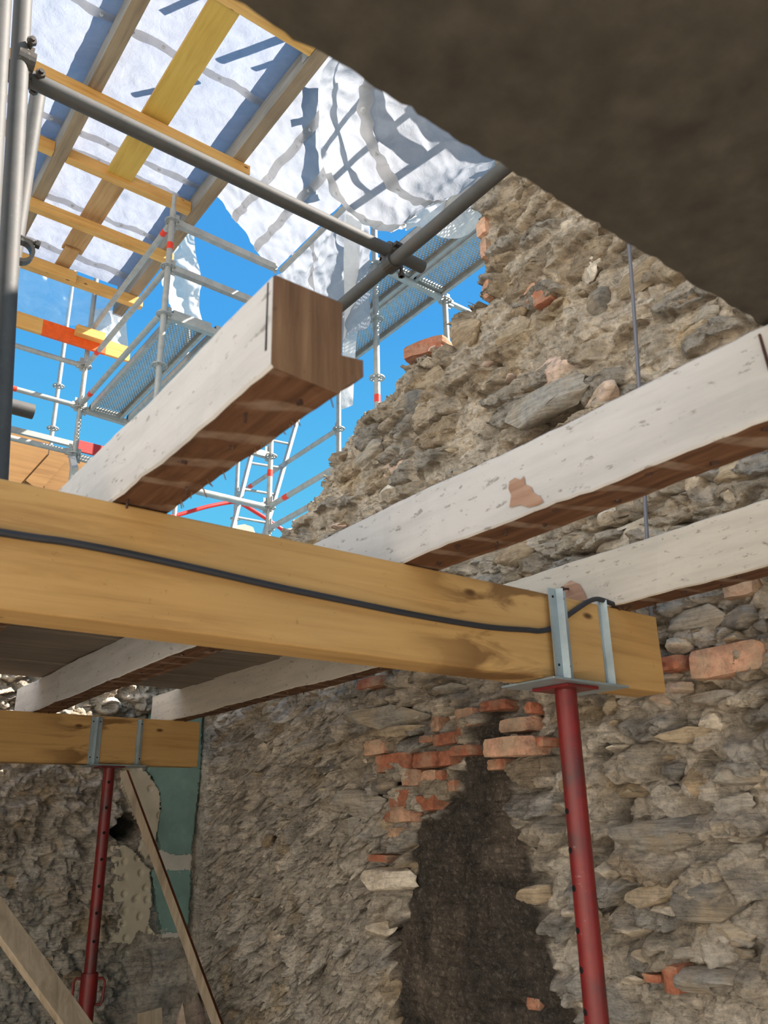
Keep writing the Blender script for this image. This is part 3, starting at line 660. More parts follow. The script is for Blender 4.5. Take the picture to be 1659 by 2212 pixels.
# ------------------------------------------------------------------ floor above: slab over the viewer, boards beyond the beam
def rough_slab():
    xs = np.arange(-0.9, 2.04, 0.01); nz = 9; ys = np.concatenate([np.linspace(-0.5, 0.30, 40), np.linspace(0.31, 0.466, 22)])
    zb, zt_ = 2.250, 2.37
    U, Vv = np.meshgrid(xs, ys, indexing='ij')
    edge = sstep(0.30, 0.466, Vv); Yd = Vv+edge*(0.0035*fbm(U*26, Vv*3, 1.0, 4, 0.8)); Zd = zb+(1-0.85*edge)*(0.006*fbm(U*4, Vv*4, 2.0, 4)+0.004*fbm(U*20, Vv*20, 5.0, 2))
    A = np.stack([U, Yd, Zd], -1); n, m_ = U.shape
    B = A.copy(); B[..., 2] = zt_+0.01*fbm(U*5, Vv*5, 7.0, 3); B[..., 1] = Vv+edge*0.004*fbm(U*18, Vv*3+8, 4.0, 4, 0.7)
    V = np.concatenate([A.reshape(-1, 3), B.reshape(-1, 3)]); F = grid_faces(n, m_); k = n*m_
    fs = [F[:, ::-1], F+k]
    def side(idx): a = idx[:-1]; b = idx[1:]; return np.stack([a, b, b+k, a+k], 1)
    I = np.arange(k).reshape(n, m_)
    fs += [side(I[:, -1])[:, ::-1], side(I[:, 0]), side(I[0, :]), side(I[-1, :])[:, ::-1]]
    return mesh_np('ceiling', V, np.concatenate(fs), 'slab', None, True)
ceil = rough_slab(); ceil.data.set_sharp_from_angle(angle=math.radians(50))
tag(ceil, 'dark dusty underside of the remaining floor above the viewer', kind='structure')
ce2 = bpy.data.objects.new('ceiling', None); COL.objects.link(ce2); ce2.location = (0.4, 2.9, 2.24)
tag(ce2, 'dim limewashed board ceiling beyond the near timber beam', kind='structure')
yy = 1.74
for i in range(11):
    wd = [0.19, 0.21, 0.18, 0.20, 0.17, 0.22][i % 6]
    if yy+wd > 3.94: break
    MB().box((-0.55, yy+0.003, 2.243+0.003*(i % 3)), (1.86, yy+wd-0.003, 2.268+0.003*(i % 3))).build('plank', 'boards', ce2, bevel=0.003); yy += wd

# ------------------------------------------------------------------ timber joists
def joist(name, x0, x1, y0, y1, z0, z1, label, seed, side='cream', splinter=False):
    n = max(8, int((y1-y0)/0.025)); ys = np.linspace(y0, y1, n); rng = ys*7
    e = lambda s, a: a*(perlin(ys*2.3, s*3.1, seed*1.7)*0.6+perlin(ys*9, s*5.3, seed*2.1)*0.18+perlin(ys*34, s*2.2, seed)*0.18)
    sec = [(x0+e(1, .010), z0+e(2, .012)), (x1+e(3, .010), z0+e(4, .012)), (x1+e(5, .008), z1+e(6, .008)), (x0+e(7, .008), z1+e(8, .008))]
    root = empty(name, ((x0+x1)/2, (y0+y1)/2, z0), label, 'joist', 'limewashed ceiling joists')
    # chamfered section ring of 8 + one mid-point on the side faces
    V = []; c = 0.0035
    for i in range(n):
        p = [(s[0][i], s[1][i]) for s in sec]
        ring = []
        for k in range(4):
            a, b, d = p[k-1], p[k], p[(k+1) % 4]
            for q in (a, d):
                L = math.hypot(q[0]-b[0], q[1]-b[1]); ring.append((b[0]+(q[0]-b[0])*c/L, b[1]+(q[1]-b[1])*c/L))
        V += [(r[0], ys[i], r[1]) for r in ring]
    F = []; mi = []
    for i in range(n-1):
        for k in range(8):
            k2 = (k+1) % 8; F.append((i*8+k, i*8+k2, (i+1)*8+k2, (i+1)*8+k))
            mi.append({1: 1, 0: 0, 2: 1, 3: 0, 4: 0, 5: 0, 6: 0, 7: 0}[k])
    F += [tuple(range(7, -1, -1)), tuple(range((n-1)*8, n*8))]; mi += [2, 2]
    b = MB().add(V, F, mi).build('timber', [side, 'raw', 'sawn'], root)
    rs = np.random.RandomState(seed)
    yv = y0+0.05; k = 0
    while yv < y1-0.05:
        xn = x0+(x1-x0)*(0.3 if k % 2 else 0.68)+rs.uniform(-.012, .012); L = rs.choice([0.0015, 0.002, 0.003, 0.003, 0.003, 0.014])
        MB().tube((xn, yv, z0+0.006), (xn+rs.uniform(-.004, .004), yv+rs.uniform(-.004, .004), z0-L), rs.uniform(.004, .0075) if L < .01 else 0.0022, 6).build('nail', 'rust', root)
        yv += rs.uniform(0.05, 0.11); k += 1
    return root
j1 = joist('ceiling_joist', 0.417, 0.518, 0.752, 4.2, ZT, 2.237, 'limewashed joist with a rough sawn end jutting up towards the sky', 1)
j2 = joist('ceiling_joist', 1.028, 1.132, -0.9, 4.2, ZT, 2.243, 'long limewashed joist crossing before the rubble wall, with a torn bare patch', 2)
j3 = joist('ceiling_joist', 1.695, 1.78, -0.9, 4.2, ZT, 2.255, 'cream limewashed joist closest to the rubble wall, above the beam end', 3, 'cream2')
# torn flap of wood left on the sawn end, and the line of the saw
V = [(0.512, 0.752, 2.107), (0.552, 0.754, 2.140), (0.553, 0.756, 2.166), (0.512, 0.752, 2.158)]
MB().add(V+[(x, y+0.03, z) for x, y, z in V], [(0, 1, 2, 3), (7, 6, 5, 4), (0, 4, 5, 1), (1, 5, 6, 2), (2, 6, 7, 3), (3, 7, 4, 0)]).build('splintered_flap', 'sawn', j1)
rs = np.random.RandomState(5); mb = MB()
for i in range(16):
    p = Vector((0.514+rs.uniform(-.01, .003), 0.77+rs.uniform(0, .45), 2.108)); mb.tube(p, p+Vector((rs.uniform(.0, .014), rs.uniform(-.01, .01), -rs.uniform(.004, .014))), 0.0009, 4)
tag(mb.build('splinters', 'sawn', j1), kind='stuff')
# bare torn patches on j2 and j3 faces
MAT['bare'] = wood('bare_torn_wood', 'Y', srgb(96, 62, 44), srgb(138, 100, 78), srgb(182, 156, 136), knots=False, bump=0.8)
def bare(parent, x, cen, pts, mat='bare'):
    P = [on_x(px, py, x) for px, py in pts]; q = np.mean(P, 0); V = [tuple(q+np.array([-0.0012, 0, 0]))]+[tuple(p) for p in P]; n = len(P)
    return MB().add(V, [(0, i+1, (i+1) % n+1) for i in range(n)]).build('bare_patch', mat, parent)
bare(j2, 1.024, None, [(1100, 1040), (1112, 1032), (1124, 1036), (1132, 1028), (1134, 1046), (1148, 1052), (1152, 1064), (1168, 1074), (1174, 1084), (1160, 1092), (1140, 1096), (1124, 1090), (1100, 1096), (1104, 1070), (1098, 1056)])
bare(j3, 1.690, None, [(1212, 1268), (1232, 1254), (1252, 1262), (1262, 1280), (1268, 1296), (1240, 1300), (1216, 1290)])
nl = on_x(1228, 1272, 1.69); MB().tube(nl, (nl[0]-0.03, nl[1]-0.006, nl[2]-0.006), 0.003, 6).tube((nl[0]-0.03, nl[1]-0.006, nl[2]-0.006), (nl[0]-0.033, nl[1]-0.0066, nl[2]-0.0066), 0.006, 8).build('bent_nail', 'rust', j3)

MB().box((0.4145, 0.762, 2.135), (0.43, 0.766, 2.232)).build('saw_cut', 'hole', j1)
k0 = on_x(1640, 722, 1.026); k1 = on_x(1662, 800, 1.026); MB().bar((1.029, k0[1], k0[2]), (1.029, k1[1], k1[2]), 0.003, 0.008, (1, 0, 0)).build('saw_cut', 'rust', j2)

# ------------------------------------------------------------------ timber beams on props
def beam(x0, x1, y0, y1, z0, z1, label, name='support_beam'):
    o = MB().box((x0, y0, z0), (x1, y1, z1)).build(name, 'beam', None, bevel=0.004); return tag(o, label, 'beam', 'new timber support beams')
b1 = beam(-0.45, 1.879, YB, YB+0.093, ZB, ZT, 'thick yellowish timber beam crossing the picture with a black cable on its face')
b2 = beam(-0.34, 1.845, 3.93, 4.023, ZB-0.015, ZT, 'smaller-looking timber beam at lower left, held by the distant red prop')

def prop(x, y, ztop, label, plate, angs, hdir, holes, collar=None):
    root = empty('steel_prop', (x, y, 0), label, 'prop', 'red steel props')
    r = 0.0255
    t = MB().tube((x, y, 0.02), (x, y, ztop-0.008), r, 28).build('inner_tube', 'red', root, smooth=True)
    for z in holes:
        for sgn, axis in ((-1, 'd'),):
            # pin holes: dark recessed discs through the tube, facing the room diagonal
            d = Vector((hdir[0], hdir[1], 0)).normalized(); p = Vector((x, y, z))
            MB().tube(p-d*(r+.0006), p+d*(r+.0006), 0.0068, 14).build('pin_hole', 'hole', t)
    (px0, px1), (py0, py1) = plate
    MB().box((px0, py0, ztop-0.006), (px1, py1, ztop-0.001)).build('head_plate', 'zinc', root, bevel=0.0015)
    MB().box((x-0.055, y-0.055, ztop-0.013), (x+0.055, y+0.055, ztop-0.0065)).build('tube_flange', 'red', root, bevel=0.001)
    for (ax, w1, w2, yf, dirn) in angs:
        mbk = MB(); z0, z1 = ztop-0.001, ztop+0.208; th = 0.004; s = dirn
        prof = [(ax-w1, yf), (ax-0.006, yf), (ax, yf-0.016*s), (ax+0.006, yf), (ax+w2, yf)]
        n = len(prof); vs = []
        for z in (z0, z1):
            for (a, b) in prof: vs.append((a, b, z))
            for (a, b) in prof[::-1]: vs.append((a, b-th*s, z))
        k = 2*n; fs = [(i, (i+1) % k, k+(i+1) % k, k+i) for i in range(k)]
        for i in range(n-1):
            q = (i, i+1, k-2-i, k-1-i); fs += [q[::-1], tuple(c+k for c in q)]
        br = mbk.add(vs, fs).build('angle_bracket', 'zinc', root)
        for z in (z0+0.03, z1-0.02):
            for xx in ((ax-w1*0.62), (ax+w2*0.62)):
                if abs(xx-ax) > 0.008: MB().tube((xx, yf-th*s-0.0008*s, z), (xx, yf, z), 0.0032, 10).build('screw_hole', 'hole', br)
    if collar:
        zc = collar
        MB().hollow((x, y, 0.02), (x, y, zc), 0.031, 0.026, 26).build('outer_tube', 'red', root, smooth=True)
        cg = MB().hollow((x, y, zc-0.11), (x, y, zc+0.01), 0.036, 0.0305, 26).build('threaded_collar', 'red', root, smooth=True)
        for s in (-1, 1):
            d = Vector((0.8, -0.6, 0))*s; p = Vector((x, y, zc-0.012)); q = Vector((x, y, zc-0.11))
            MB().path([p+d*0.033, p+d*0.055+Vector((0, 0, .002)), p+d*0.066-Vector((0, 0, .012)), q+d*0.064+Vector((0, 0, .015)), q+d*0.054, q+d*0.033], 0.0055, 8).build('nut_handle', 'red', cg, smooth=True)
    MB().box((x-0.06, y-0.06, 0.0), (x+0.06, y+0.06, 0.02)).build('base_plate', 'red', root)
    return root
PR = (1.545, 1.317)
prz = [on_y(px, py, 1.30)[2] for px, py in ((1222, 1752), (1231, 1838), (1241, 1922), (1250, 2015), (1258, 2102), (1266, 2195))]
prop(PR[0], PR[1], ZB, 'tall red steel prop with galvanised forked head under the thick beam', ((1.418, 1.685), (1.238, 1.402)),
     [(1.474, 0.03, 0.028, YB-0.0140, 1), (1.650, 0.012, 0.014, YB-0.0005, 1), (1.474, 0.03, 0.028, YB+0.0935, -1), (1.650, 0.012, 0.014, YB+0.0935, -1)], (-.943, .333), prz+[prz[-1]-0.1, prz[-1]-0.2])
pl = on_z(236, 1662, ZB-0.015); PL = (on_y(236, 1662, 3.975)[0], 3.975)
plz = [on_y(px, py, 3.97)[2] for px, py in ((231, 1690), (230, 1745), (224, 1799), (218, 1856), (212, 1914), (205, 1972), (199, 2033))]
prop(PL[0], PL[1], ZB-0.015, 'distant red steel prop with collar handles under the lower left beam', ((PL[0]-0.115, PL[0]+0.15), (3.90, 4.05)),
     [(on_y(205, 1600, 3.93)[0], 0.026, 0.026, 3.9295, 1), (on_y(299, 1600, 3.93)[0], 0.012, 0.016, 3.9295, 1), (on_y(205, 1600, 3.93)[0], 0.026, 0.026, 4.0235, -1), (on_y(299, 1600, 3.93)[0], 0.012, 0.016, 4.0235, -1)], (-.19, -.98), plz, on_y(188, 2108, 3.97)[2])

# black cable along the beam face, over the bracket and away
cp = [(-40, 1142), (0, 1150), (150, 1172), (300, 1201), (450, 1234), (600, 1268), (750, 1299), (900, 1329), (1050, 1354), (1140, 1361)]
cpts = [np.array([-0.46, YB-0.007, 2.045]), np.array([-0.1, YB-0.007, 2.015])]+[on_y(px, py, YB-0.007) for px, py in cp[1:]]+[on_y(1166, 1363, YB-0.0068), on_y(1192, 1357, YB-0.0068), on_y(1215, 1338, YB-0.0068), on_y(1250, 1313, YB-0.008), on_y(1272, 1299, YB-0.008), on_y(1288, 1294, YB-0.008),
        on_z(1304, 1297, ZT+0.008), on_z(1330, 1306, ZT+0.007), on_z(1362, 1306, ZT+0.006), (1.84, 1.40, ZT+0.006), (1.96, 1.46, ZT-0.05)]
cc = MB().path(catmull(np.array(cpts), 160), 0.0062, 10).build('electric_cable', 'cable', None, smooth=True); tag(cc, 'black rubber cable running along the face of the thick timber beam', 'cable')
# thin hanging wire by the right-hand wall
wp = [on_x(1350, 440, 1.94), on_x(1358, 520, 1.94), on_x(1370, 680, 1.94), on_x(1382, 860, 1.94), on_x(1391, 1040, 1.94), on_x(1396, 1130, 1.94), on_x(1399, 1190, 1.94), on_x(1403, 1280, 1.94), on_x(1408, 1345, 1.96)]
wo = MB().path(catmull(np.array(wp), 60), 0.0058, 8).build('hanging_cable', 'rod', None, smooth=True); tag(wo, 'thin grey cable hanging down in front of the rubble wall', 'cable')

# ------------------------------------------------------------------ laths and debris at the lower left
g1, g2 = np.meshgrid(np.linspace(1.44, 1.93, 60), np.linspace(3.35, 4.27, 40), indexing='ij')
hz = np.clip(0.60*np.exp(-((g1-1.85)/0.4)**2-((g2-3.85)/0.36)**2)-0.03, 0, 1)+0.03*fbm(g1*9, g2*9, 2.0, 4)-0.01
heap = mesh_np('rubble_heap', np.stack([g1, g2, hz], -1).reshape(-1, 3), grid_faces(60, 40), 'ground'); tag(heap, 'low heap of rubble on the floor in the corner', 'rubble', kind='stuff')

def lath(name, p, q, wd, th, up, label, mats, cat='batten'):
    p, q = Vector(p), Vector(q); d = (q-p).normalized(); u = Vector(up); r = d.cross(u).normalized(); u = r.cross(d).normalized(); r *= wd/2; u *= th/2
    vs = [p-r-u, p+r-u, p+r+u, p-r+u, q-r-u, q+r-u, q+r+u, q-r+u]
    o = MB().add(vs, [(0, 1, 2, 3), (7, 6, 5, 4), (0, 4, 5, 1), (1, 5, 6, 2), (2, 6, 7, 3), (3, 7, 4, 0)], [0, 0, 0, 1, 0, 1]).build(name, mats, None, bevel=0.0015); return tag(o, label, cat)
t0 = on_y(268, 1668, 4.19); t1 = on_y(470, 2212, 3.62); dd = (t1-t0)/(t1[2]-t0[2]); lath('leaning_lath', t0, t0+dd*(0.50-t0[2]), 0.040, 0.024, (-1.2, -1, 0), 'thin leaning lath with a reddish edge, propped before the green paint', ['lath', 'lathred'])
t0 = on_y(-60, 1905, 3.0); t1 = on_y(172, 2225, 2.9); dd = (t1-t0)/(t1[2]-t0[2]); t0 = t0-dd*0.0
lath('leaning_plank', t0-np.array(dd)*0.35*-1, t0+dd*(0.0-t0[2]), 0.074, 0.028, (0.35, -1, 0.3), 'pale wooden plank slanting across the lower left corner', ['lath', 'lath'], 'plank')
t0 = on_y(323, 2182, 3.75); lath('board_offcut', t0, (t0[0]+0.08, 3.60, 0.0), 0.10, 0.025, (0.1, -1, 0), 'short upright board offcut at the bottom edge beside the red prop', ['lath', 'lath'], 'board')
q0 = on_y(402, 2162, 3.72)
o = bpy.data.objects.new('broken_plaster_slab', STONES[4].copy()); o.data.materials.append(MAT['st5']); COL.objects.link(o)
o.location = (q0[0]+0.03, 3.70, 0.44); o.scale = (0.095, 0.055, (q0[2]-0.44)*1.45); o.rotation_euler = (0.0, -0.06, 0.3)
tag(o, 'pale broken lump of masonry standing at the bottom edge by the leaning lath', 'rubble')

# ------------------------------------------------------------------ scaffolding
def rosette(parent, x, y, z):
    mb = MB()
    mb.hollow((x, y, z-0.0045), (x, y, z+0.0045), 0.061, 0.050, 20).hollow((x, y, z-0.0045), (x, y, z+0.0045), 0.034, 0.0241, 16)
    for i in range(8):
        a = 2*math.pi*i/8+0.2; c, s = math.cos(a), math.sin(a)
        mb.bar((x+c*0.032, y+s*0.032, z), (x+c*0.053, y+s*0.053, z), 0.012, 0.009)
    return mb.build('rosette', 'galv', parent)
def standard(parent, x, y, z0, z1, rings, bands=(), r=0.0242, spigot=True, mat='galv'):
    mb = MB().tube((x, y, z0), (x, y, z1), r, 16)
    if spigot: mb.tube((x, y, z1), (x, y, z1+0.13), 0.018, 14)
    p = mb.build('standard', mat, parent, smooth=True)
    for z in rings: rosette(p, x, y, z)
    for z in bands: MB().hollow((x, y, z-0.032), (x, y, z+0.032), r+0.0012, r-0.001, 16).build('tape_band', 'tape', p, smooth=True)
    return p
def rail(parent, p, q, name='ledger', r=0.0242, bands=(), heads=True, mat='galv', square=False):
    p, q = Vector(p), Vector(q); d = (q-p).normalized(); mb = MB()
    a, b = (p+d*0.05, q-d*0.05) if heads else (p, q)
    if square: mb.bar(a, b, 0.05, 0.055)
    else: mb.tube(a, b, r, 14)
    o = mb.build(name, mat, parent, smooth=not square)
    if heads:
        for e, s in ((p, 1), (q, -1)):
            MB().bar(e+d*(0.025*s), e+d*(0.085*s), 0.034, 0.062).bar(e+d*(0.043*s)+Vector((0, 0, -.06)), e+d*(0.043*s)+Vector((0, 0, .085)), 0.006, 0.03, tuple(d)).build('wedge_head', 'galv', o)
    for t in bands:
        c = p+d*t; MB().hollow(c-d*0.035, c+d*0.035, r+0.0012, r-0.001, 14).build('tape_band', 'tape', o, smooth=True)
    return o
def deck(name, x0, x1, y0, y1, z, label, pitch=0.026, dimples_red=False):
    """perforated steel plank running along Y: real round openings, folded side rails, end hooks"""
    root = empty(name, ((x0+x1)/2, (y0+y1)/2, z), label, 'scaffold deck', 'perforated steel scaffold decks')
    nx = max(4, int((x1-x0-0.05)/pitch)); ny = int((y1-y0-0.06)/(pitch*0.9)); mb = MB(); cx = (x1-x0-0.05)/nx; cy = (y1-y0-0.06)/ny; r = 0.0072; K = 8
    V = []; F = []
    for j in range(ny):
        off = 0.5*cx*(j % 2); yc = y0+0.03+(j+0.5)*cy
        for i in range(nx):
            xc = x0+0.025+(i+0.5)*cx; hx = np.clip(xc+off-0.25*cx, x0+0.02, x1-0.02); k = len(V)
            for t in range(K):
                a = 2*math.pi*(t+0.5)/K; V.append((hx+r*math.cos(a), yc+r*math.sin(a), z))
            V += [(xc+cx/2, yc+cy/2, z), (xc-cx/2, yc+cy/2, z), (xc-cx/2, yc-cy/2, z), (xc+cx/2, yc-cy/2, z)]
            for c, (a, b, d_) in enumerate(((0, 1, 2), (2, 3, 4), (4, 5, 6), (6, 7, 0))):
                F += [(k+8+c, k+b, k+a), (k+8+c, k+d_, k+b)] if False else [(k+a, k+8+c, k+b)]
            F += [(k+1, k+8, k+9, k+2), (k+3, k+9, k+10, k+4), (k+5, k+10, k+11, k+6), (k+7, k+11, k+8, k+0)]
    mb.add(V, F).build('perforated_plate', 'galv', root)
    rl = MB()
    for xx, s in ((x0, 1), (x1, -1)):
        rl.box((min(xx, xx+s*0.004), y0, z-0.06), (max(xx, xx+s*0.004), y1, z+0.004)); rl.box((min(xx, xx+s*0.03), y0, z-0.064), (max(xx, xx+s*0.03), y1, z-0.058)); rl.box((min(xx, xx+s*0.03), y0, z-0.002), (max(xx, xx+s*0.03), y1, z+0.002))
    rl.build('side_rail', 'galv', root)
    for yy_ in (y0, y1): MB().box((x0, yy_-0.02 if yy_ == y0 else yy_-0.03, z-0.05), (x1, yy_+0.03 if yy_ == y0 else yy_+0.02, z-0.004)).build('end_hook', 'galv', root)
    if dimples_red:
        for i in range(9):
            yc = y0+(y1-y0)*(i+0.5)/9; MB().box((x1, yc-0.02, z-0.045), (x1+0.003, yc+0.02, z-0.022)).build('red_mark', 'redpaint', root)
    return root
# left scaffold
P1x, P1y, P2y = 2.02, 5.389, 7.36
SL = empty('scaffold_tower', (P1x, 6.4, 3.4), 'galvanised ringlock scaffold with orange tape bands, left of the sawn joist', 'scaffolding')
rings1 = [6.268, 5.818, 5.372, 4.915, 4.47]
standard(SL, P1x, P1y, 3.4, 6.40, rings1, [6.02])
standard(SL, P1x, P2y, 3.4, 6.95, [6.25, 5.86, 5.40, 4.92])
x3, y3 = on_y(120, 880, 8.25)[0], 8.25
standard(SL, x3, y3, 3.6, 7.6, [6.05, 5.55, 5.05], r=0.023)
rail(SL, (P1x, P1y, 6.268), (3.03, P1y, 6.24), square=True, name='ledger'); rail(SL, (P1x, P1y, 5.818), (3.03, P1y, 5.80), square=True); rail(SL, (P1x, P1y, 5.372), (3.03, P1y, 5.36), square=True)
rail(SL, (P1x, P1y, 6.268), (P1x, P2y, 6.25), 'guard_rail', bands=[0.16]); rail(SL, (P1x, P1y, 5.818), (P1x, P2y, 5.86), 'guard_rail', bands=[1.62]); rail(SL, (P1x, P1y, 5.41), (P1x, P2y, 5.44), 'guard_rail', bands=[1.68])
rail(SL, (P1x, P2y, 5.40), (3.03, P2y, 5.36), square=True)
rail(SL, (P1x, P2y, 5.86), (-0.4, P2y, 5.86), 'guard_rail', bands=[0.98]); rail(SL, (P1x, P2y, 5.42), (-0.4, P2y, 5.42), 'guard_rail', bands=[0.62])
rail(SL, (P1x, P2y, 4.93), (-0.4, P2y, 4.93), 'ledger', r=0.026); rail(SL, (P1x, P2y, 4.90), (3.03, P2y, 4.86), square=True)
rail(SL, (3.2, P2y+0.75, 5.36), (-0.4, P2y+0.75, 5.36), 'ledger', square=True)
rail(SL, (P1x-0.02, P2y, 4.88), (on_y(95, 1045, 7.2)[0], 6.3, on_y(95, 1045, 7.2)[2]-0.2), 'diagonal_brace', square=True, heads=False)
deck('scaffold_deck', 2.10, 2.42, P1y+0.02, P2y-0.02, 5.45, 'perforated steel deck beside the taped pole, left one of the pair over the joist')
deck('scaffold_deck', 2.47, 2.79, P1y+0.02, P2y-0.02, 5.45, 'perforated steel deck mostly hidden behind the sawn joist, right one of its pair')
# short pole with coupler behind the white sheet
xk, yk = on_y(412, 650, 7.6)[0], 7.6; pk = standard(SL, xk, yk, 4.6, on_y(412, 648, 7.6)[2]+0.12, [on_y(412, 648, 7.6)[2]], spigot=False)
# upper cross tube at the far end under the roof
pt = on_y(216, 572, P2y+0.02); MB().tube(pt, on_y(285, 598, P2y+0.02), 0.024, 14).hollow(Vector(pt)-Vector((.03, 0, 0)), Vector(pt)+Vector((.05, 0, 0)), 0.036, 0.025, 14).build('cross_tube', 'galv', SL, smooth=True)
# right scaffold
X1, X2, Y1, Y2 = 3.363, 4.107, 4.42, 6.03
SR = empty('scaffold_tower', (3.7, 5.2, 3.4), 'galvanised ringlock scaffold rising behind the broken rubble wall', 'scaffolding')
standard(SR, X1, Y1, 3.3, 6.45, [5.84, 5.324, 4.80, 4.3], [4.62]); standard(SR, X2, Y1, 3.3, 5.84, [5.80, 5.3], spigot=False)
standard(SR, X2, Y2, 3.3, 6.4, [5.80, 5.24, 4.74]); standard(SR, X1, Y2, 3.3, 6.4, [5.8, 5.25, 4.751, 4.25], [4.58])
x5 = 4.107; standard(SR, x5, 8.14, 3.3, 6.4, [4.95])
rail(SR, (X1, Y1, 5.84), (X2, Y1, 5.81), 'transom', r=0.030); rail(SR, (X2, Y1, 5.80), (5.2, Y1, 5.80), 'ledger')
rail(SR, (X2, Y2, 5.24), (x5, 8.14, 5.24), 'guard_rail', bands=[1.75]); rail(SR, (X1, Y2, 4.26), (X1, Y1, 4.26), 'guard_rail', bands=[0.30]); rail(SR, (X1, Y2, 4.05), (X1, Y1, 4.05), 'guard_rail')
rail(SR, (X1, Y2, 4.25), (2.1, Y2, 4.25), 'ledger', r=0.030); rail(SR, (X1, Y2, 4.75), (2.3, Y2, 4.75), 'transom', square=True); rail(SR, (X1, Y2, 4.02), (x5, 8.14, 4.35), 'guard_rail', bands=[1.1])
dk = [(X1+0.03, X1+0.36), (X1+0.39, X1+0.72)]
for (a, b), w1_, red in ((dk[0], 'inner', False), (dk[1], 'outer', True)):
    deck('scaffold_deck', a, b, Y1+0.02, Y2-0.0, 5.90, 'perforated steel deck right behind the sawn joist end, %s of the pair' % w1_, dimples_red=red)
    deck('scaffold_deck', a, b, Y1-2.0, Y1-0.02, 5.90, 'perforated steel deck running off behind the brick jamb, %s of the pair' % w1_, dimples_red=red)
# ladder
def pxy(P):
    d = np.asarray(P)-EYE; z = d@FWD; return (829.5+FPX*(d@RGT)/z, 1106-FPX*(d@UPV)/z)
def ladder():
    root = empty('ladder', (3.6, 7.3, 3.4), 'slim aluminium ladder leaning behind the right scaffold post', 'ladder')
    yl = 7.0
    a0, a1 = on_y(625, 945, yl), on_y(568, 1165, yl); b0, b1 = on_y(548, 955, yl), on_y(500, 1150, yl)
    a0 = on_y(637, 925, yl)
    for p, q in ((a0, a1), (on_y(556, 930, yl), b1)):
        d = (q-p); MB().bar(p-d*0.4, q+d*0.6, 0.03, 0.06, (0, 1, 0)).build('stile', 'galv', root)
    for py_a, py_b in ((900, 878), (962, 945), (1016, 1003), (1073, 1060), (1132, 1119)):
        f = lambda P, Q, y: P+(Q-P)*((y-pxy(P)[1])/(pxy(Q)[1]-pxy(P)[1]))
        MB().tube(f(on_y(556, 930, yl), b1, py_b), f(a0, a1, py_a), 0.014, 10).build('rung', 'galv', root)
ladder()
hp = [on_y(330, 1128, 7.6), on_y(400, 1108, 7.6), on_y(450, 1094, 7.6), on_y(500, 1085, 7.6), on_y(520, 1088, 7.55), on_y(545, 1102, 7.5), on_y(585, 1127, 7.45), on_y(640, 1165, 7.4), on_y(690, 1200, 7.4)]
tag(MB().path(catmull(np.array(hp), 60), 0.022, 10).build('red_hose', 'redpaint', None, smooth=True), 'bright red hose arching over the scaffold rails above the beam', 'hose')

# near tubes and couplers
NT = empty('tube_frame', (1.0, 2.0, 2.3), 'dull steel tubes clamped together crossing overhead in front of the roof', 'scaffolding')
ty, tz, tx = 1.964, 3.574, 1.570
MB().hollow((0.16, ty, tz), (1.72, ty, tz), 0.0242, 0.0205, 24).build('tube', 'galvdark', NT, smooth=True)
MB().hollow((tx, 3.6, tz-0.0484), (tx, 0.95, tz-0.0484), 0.0242, 0.0205, 24).build('tube', 'galvdark', NT, smooth=True)
pa0, pa1 = on_y(52, -60, 1.915), on_y(-6, 900, 1.915)
pa0 = on_y(53, -60, 1.915); pa1 = on_y(16, 620, 1.915); dv_ = pa1-pa0
MB().hollow(pa0-dv_*0.6, pa0+dv_*((2.275-pa0[2])/dv_[2]), 0.0242, 0.0205, 24).build('tube', 'galvdark', NT, smooth=True)
pb0, pb1 = on_y(84, 190, 2.32), on_y(6, 700, 2.32); dv_ = pb1-pb0
MB().hollow(pb0, pb0+dv_*((2.275-pb0[2])/dv_[2]), 0.0242, 0.0205, 24).build('tube', 'galvdark', NT, smooth=True)
pe0, pe1 = on_y(8, -60, 1.87), on_y(-8, 220, 1.87); dv_ = pe1-pe0
MB().hollow(pe0-dv_*1.0, pe0+dv_*((2.275-pe0[2])/dv_[2]), 0.0242, 0.0205, 24).build('tube', 'galvdark', NT, smooth=True)
se = on_y(72, 890, 2.75); MB().hollow((se[0], 2.75, se[2]), (-0.9, 2.75, se[2]), 0.0262, 0.0215, 24).build('tube', 'galvdark', NT, smooth=True)
def coupler(c, d1, d2, name='coupler'):
    c, d1, d2 = Vector(c), Vector(d1).normalized(), Vector(d2).normalized(); n = d1.cross(d2).normalized()
    mb = MB(); mb.hollow(c-d1*0.022+n*0.0242, c+d1*0.022+n*0.0242, 0.034, 0.0245, 18); mb.hollow(c-d2*0.022-n*0.0242, c+d2*0.022-n*0.0242, 0.034, 0.0245, 18)
    mb.bar(c+n*0.03-d2*0.05, c+n*0.03+d2*0.052, 0.03, 0.014, tuple(n)); 
    o = mb.build(name, 'coupler', NT)
    for off, dd_ in ((d2*0.045+n*0.0242, n), (d1*0.045-n*0.0242, n)):
        MB().tube(c+off-dd_*0.04, c+off+dd_*0.05, 0.007, 8).tube(c+off+dd_*0.03, c+off+dd_*0.042, 0.013, 6).tube(c+off-dd_*0.04, c+off-dd_*0.028, 0.013, 6).build('bolt', 'coupler', o)
coupler((tx, ty, tz-0.0242), (1, 0, 0), (0, 1, 0))
ca = on_y(40, 195, 1.94); coupler((ca[0], 1.94, tz), (1, 0, 0), tuple(dv_*0+np.array([0.05, 0, 1])))
cb = on_y(26, 535, 2.1); coupler((cb[0], 2.1, cb[2]), (0.12, 0, 1), (0.1, 1, 0.3))

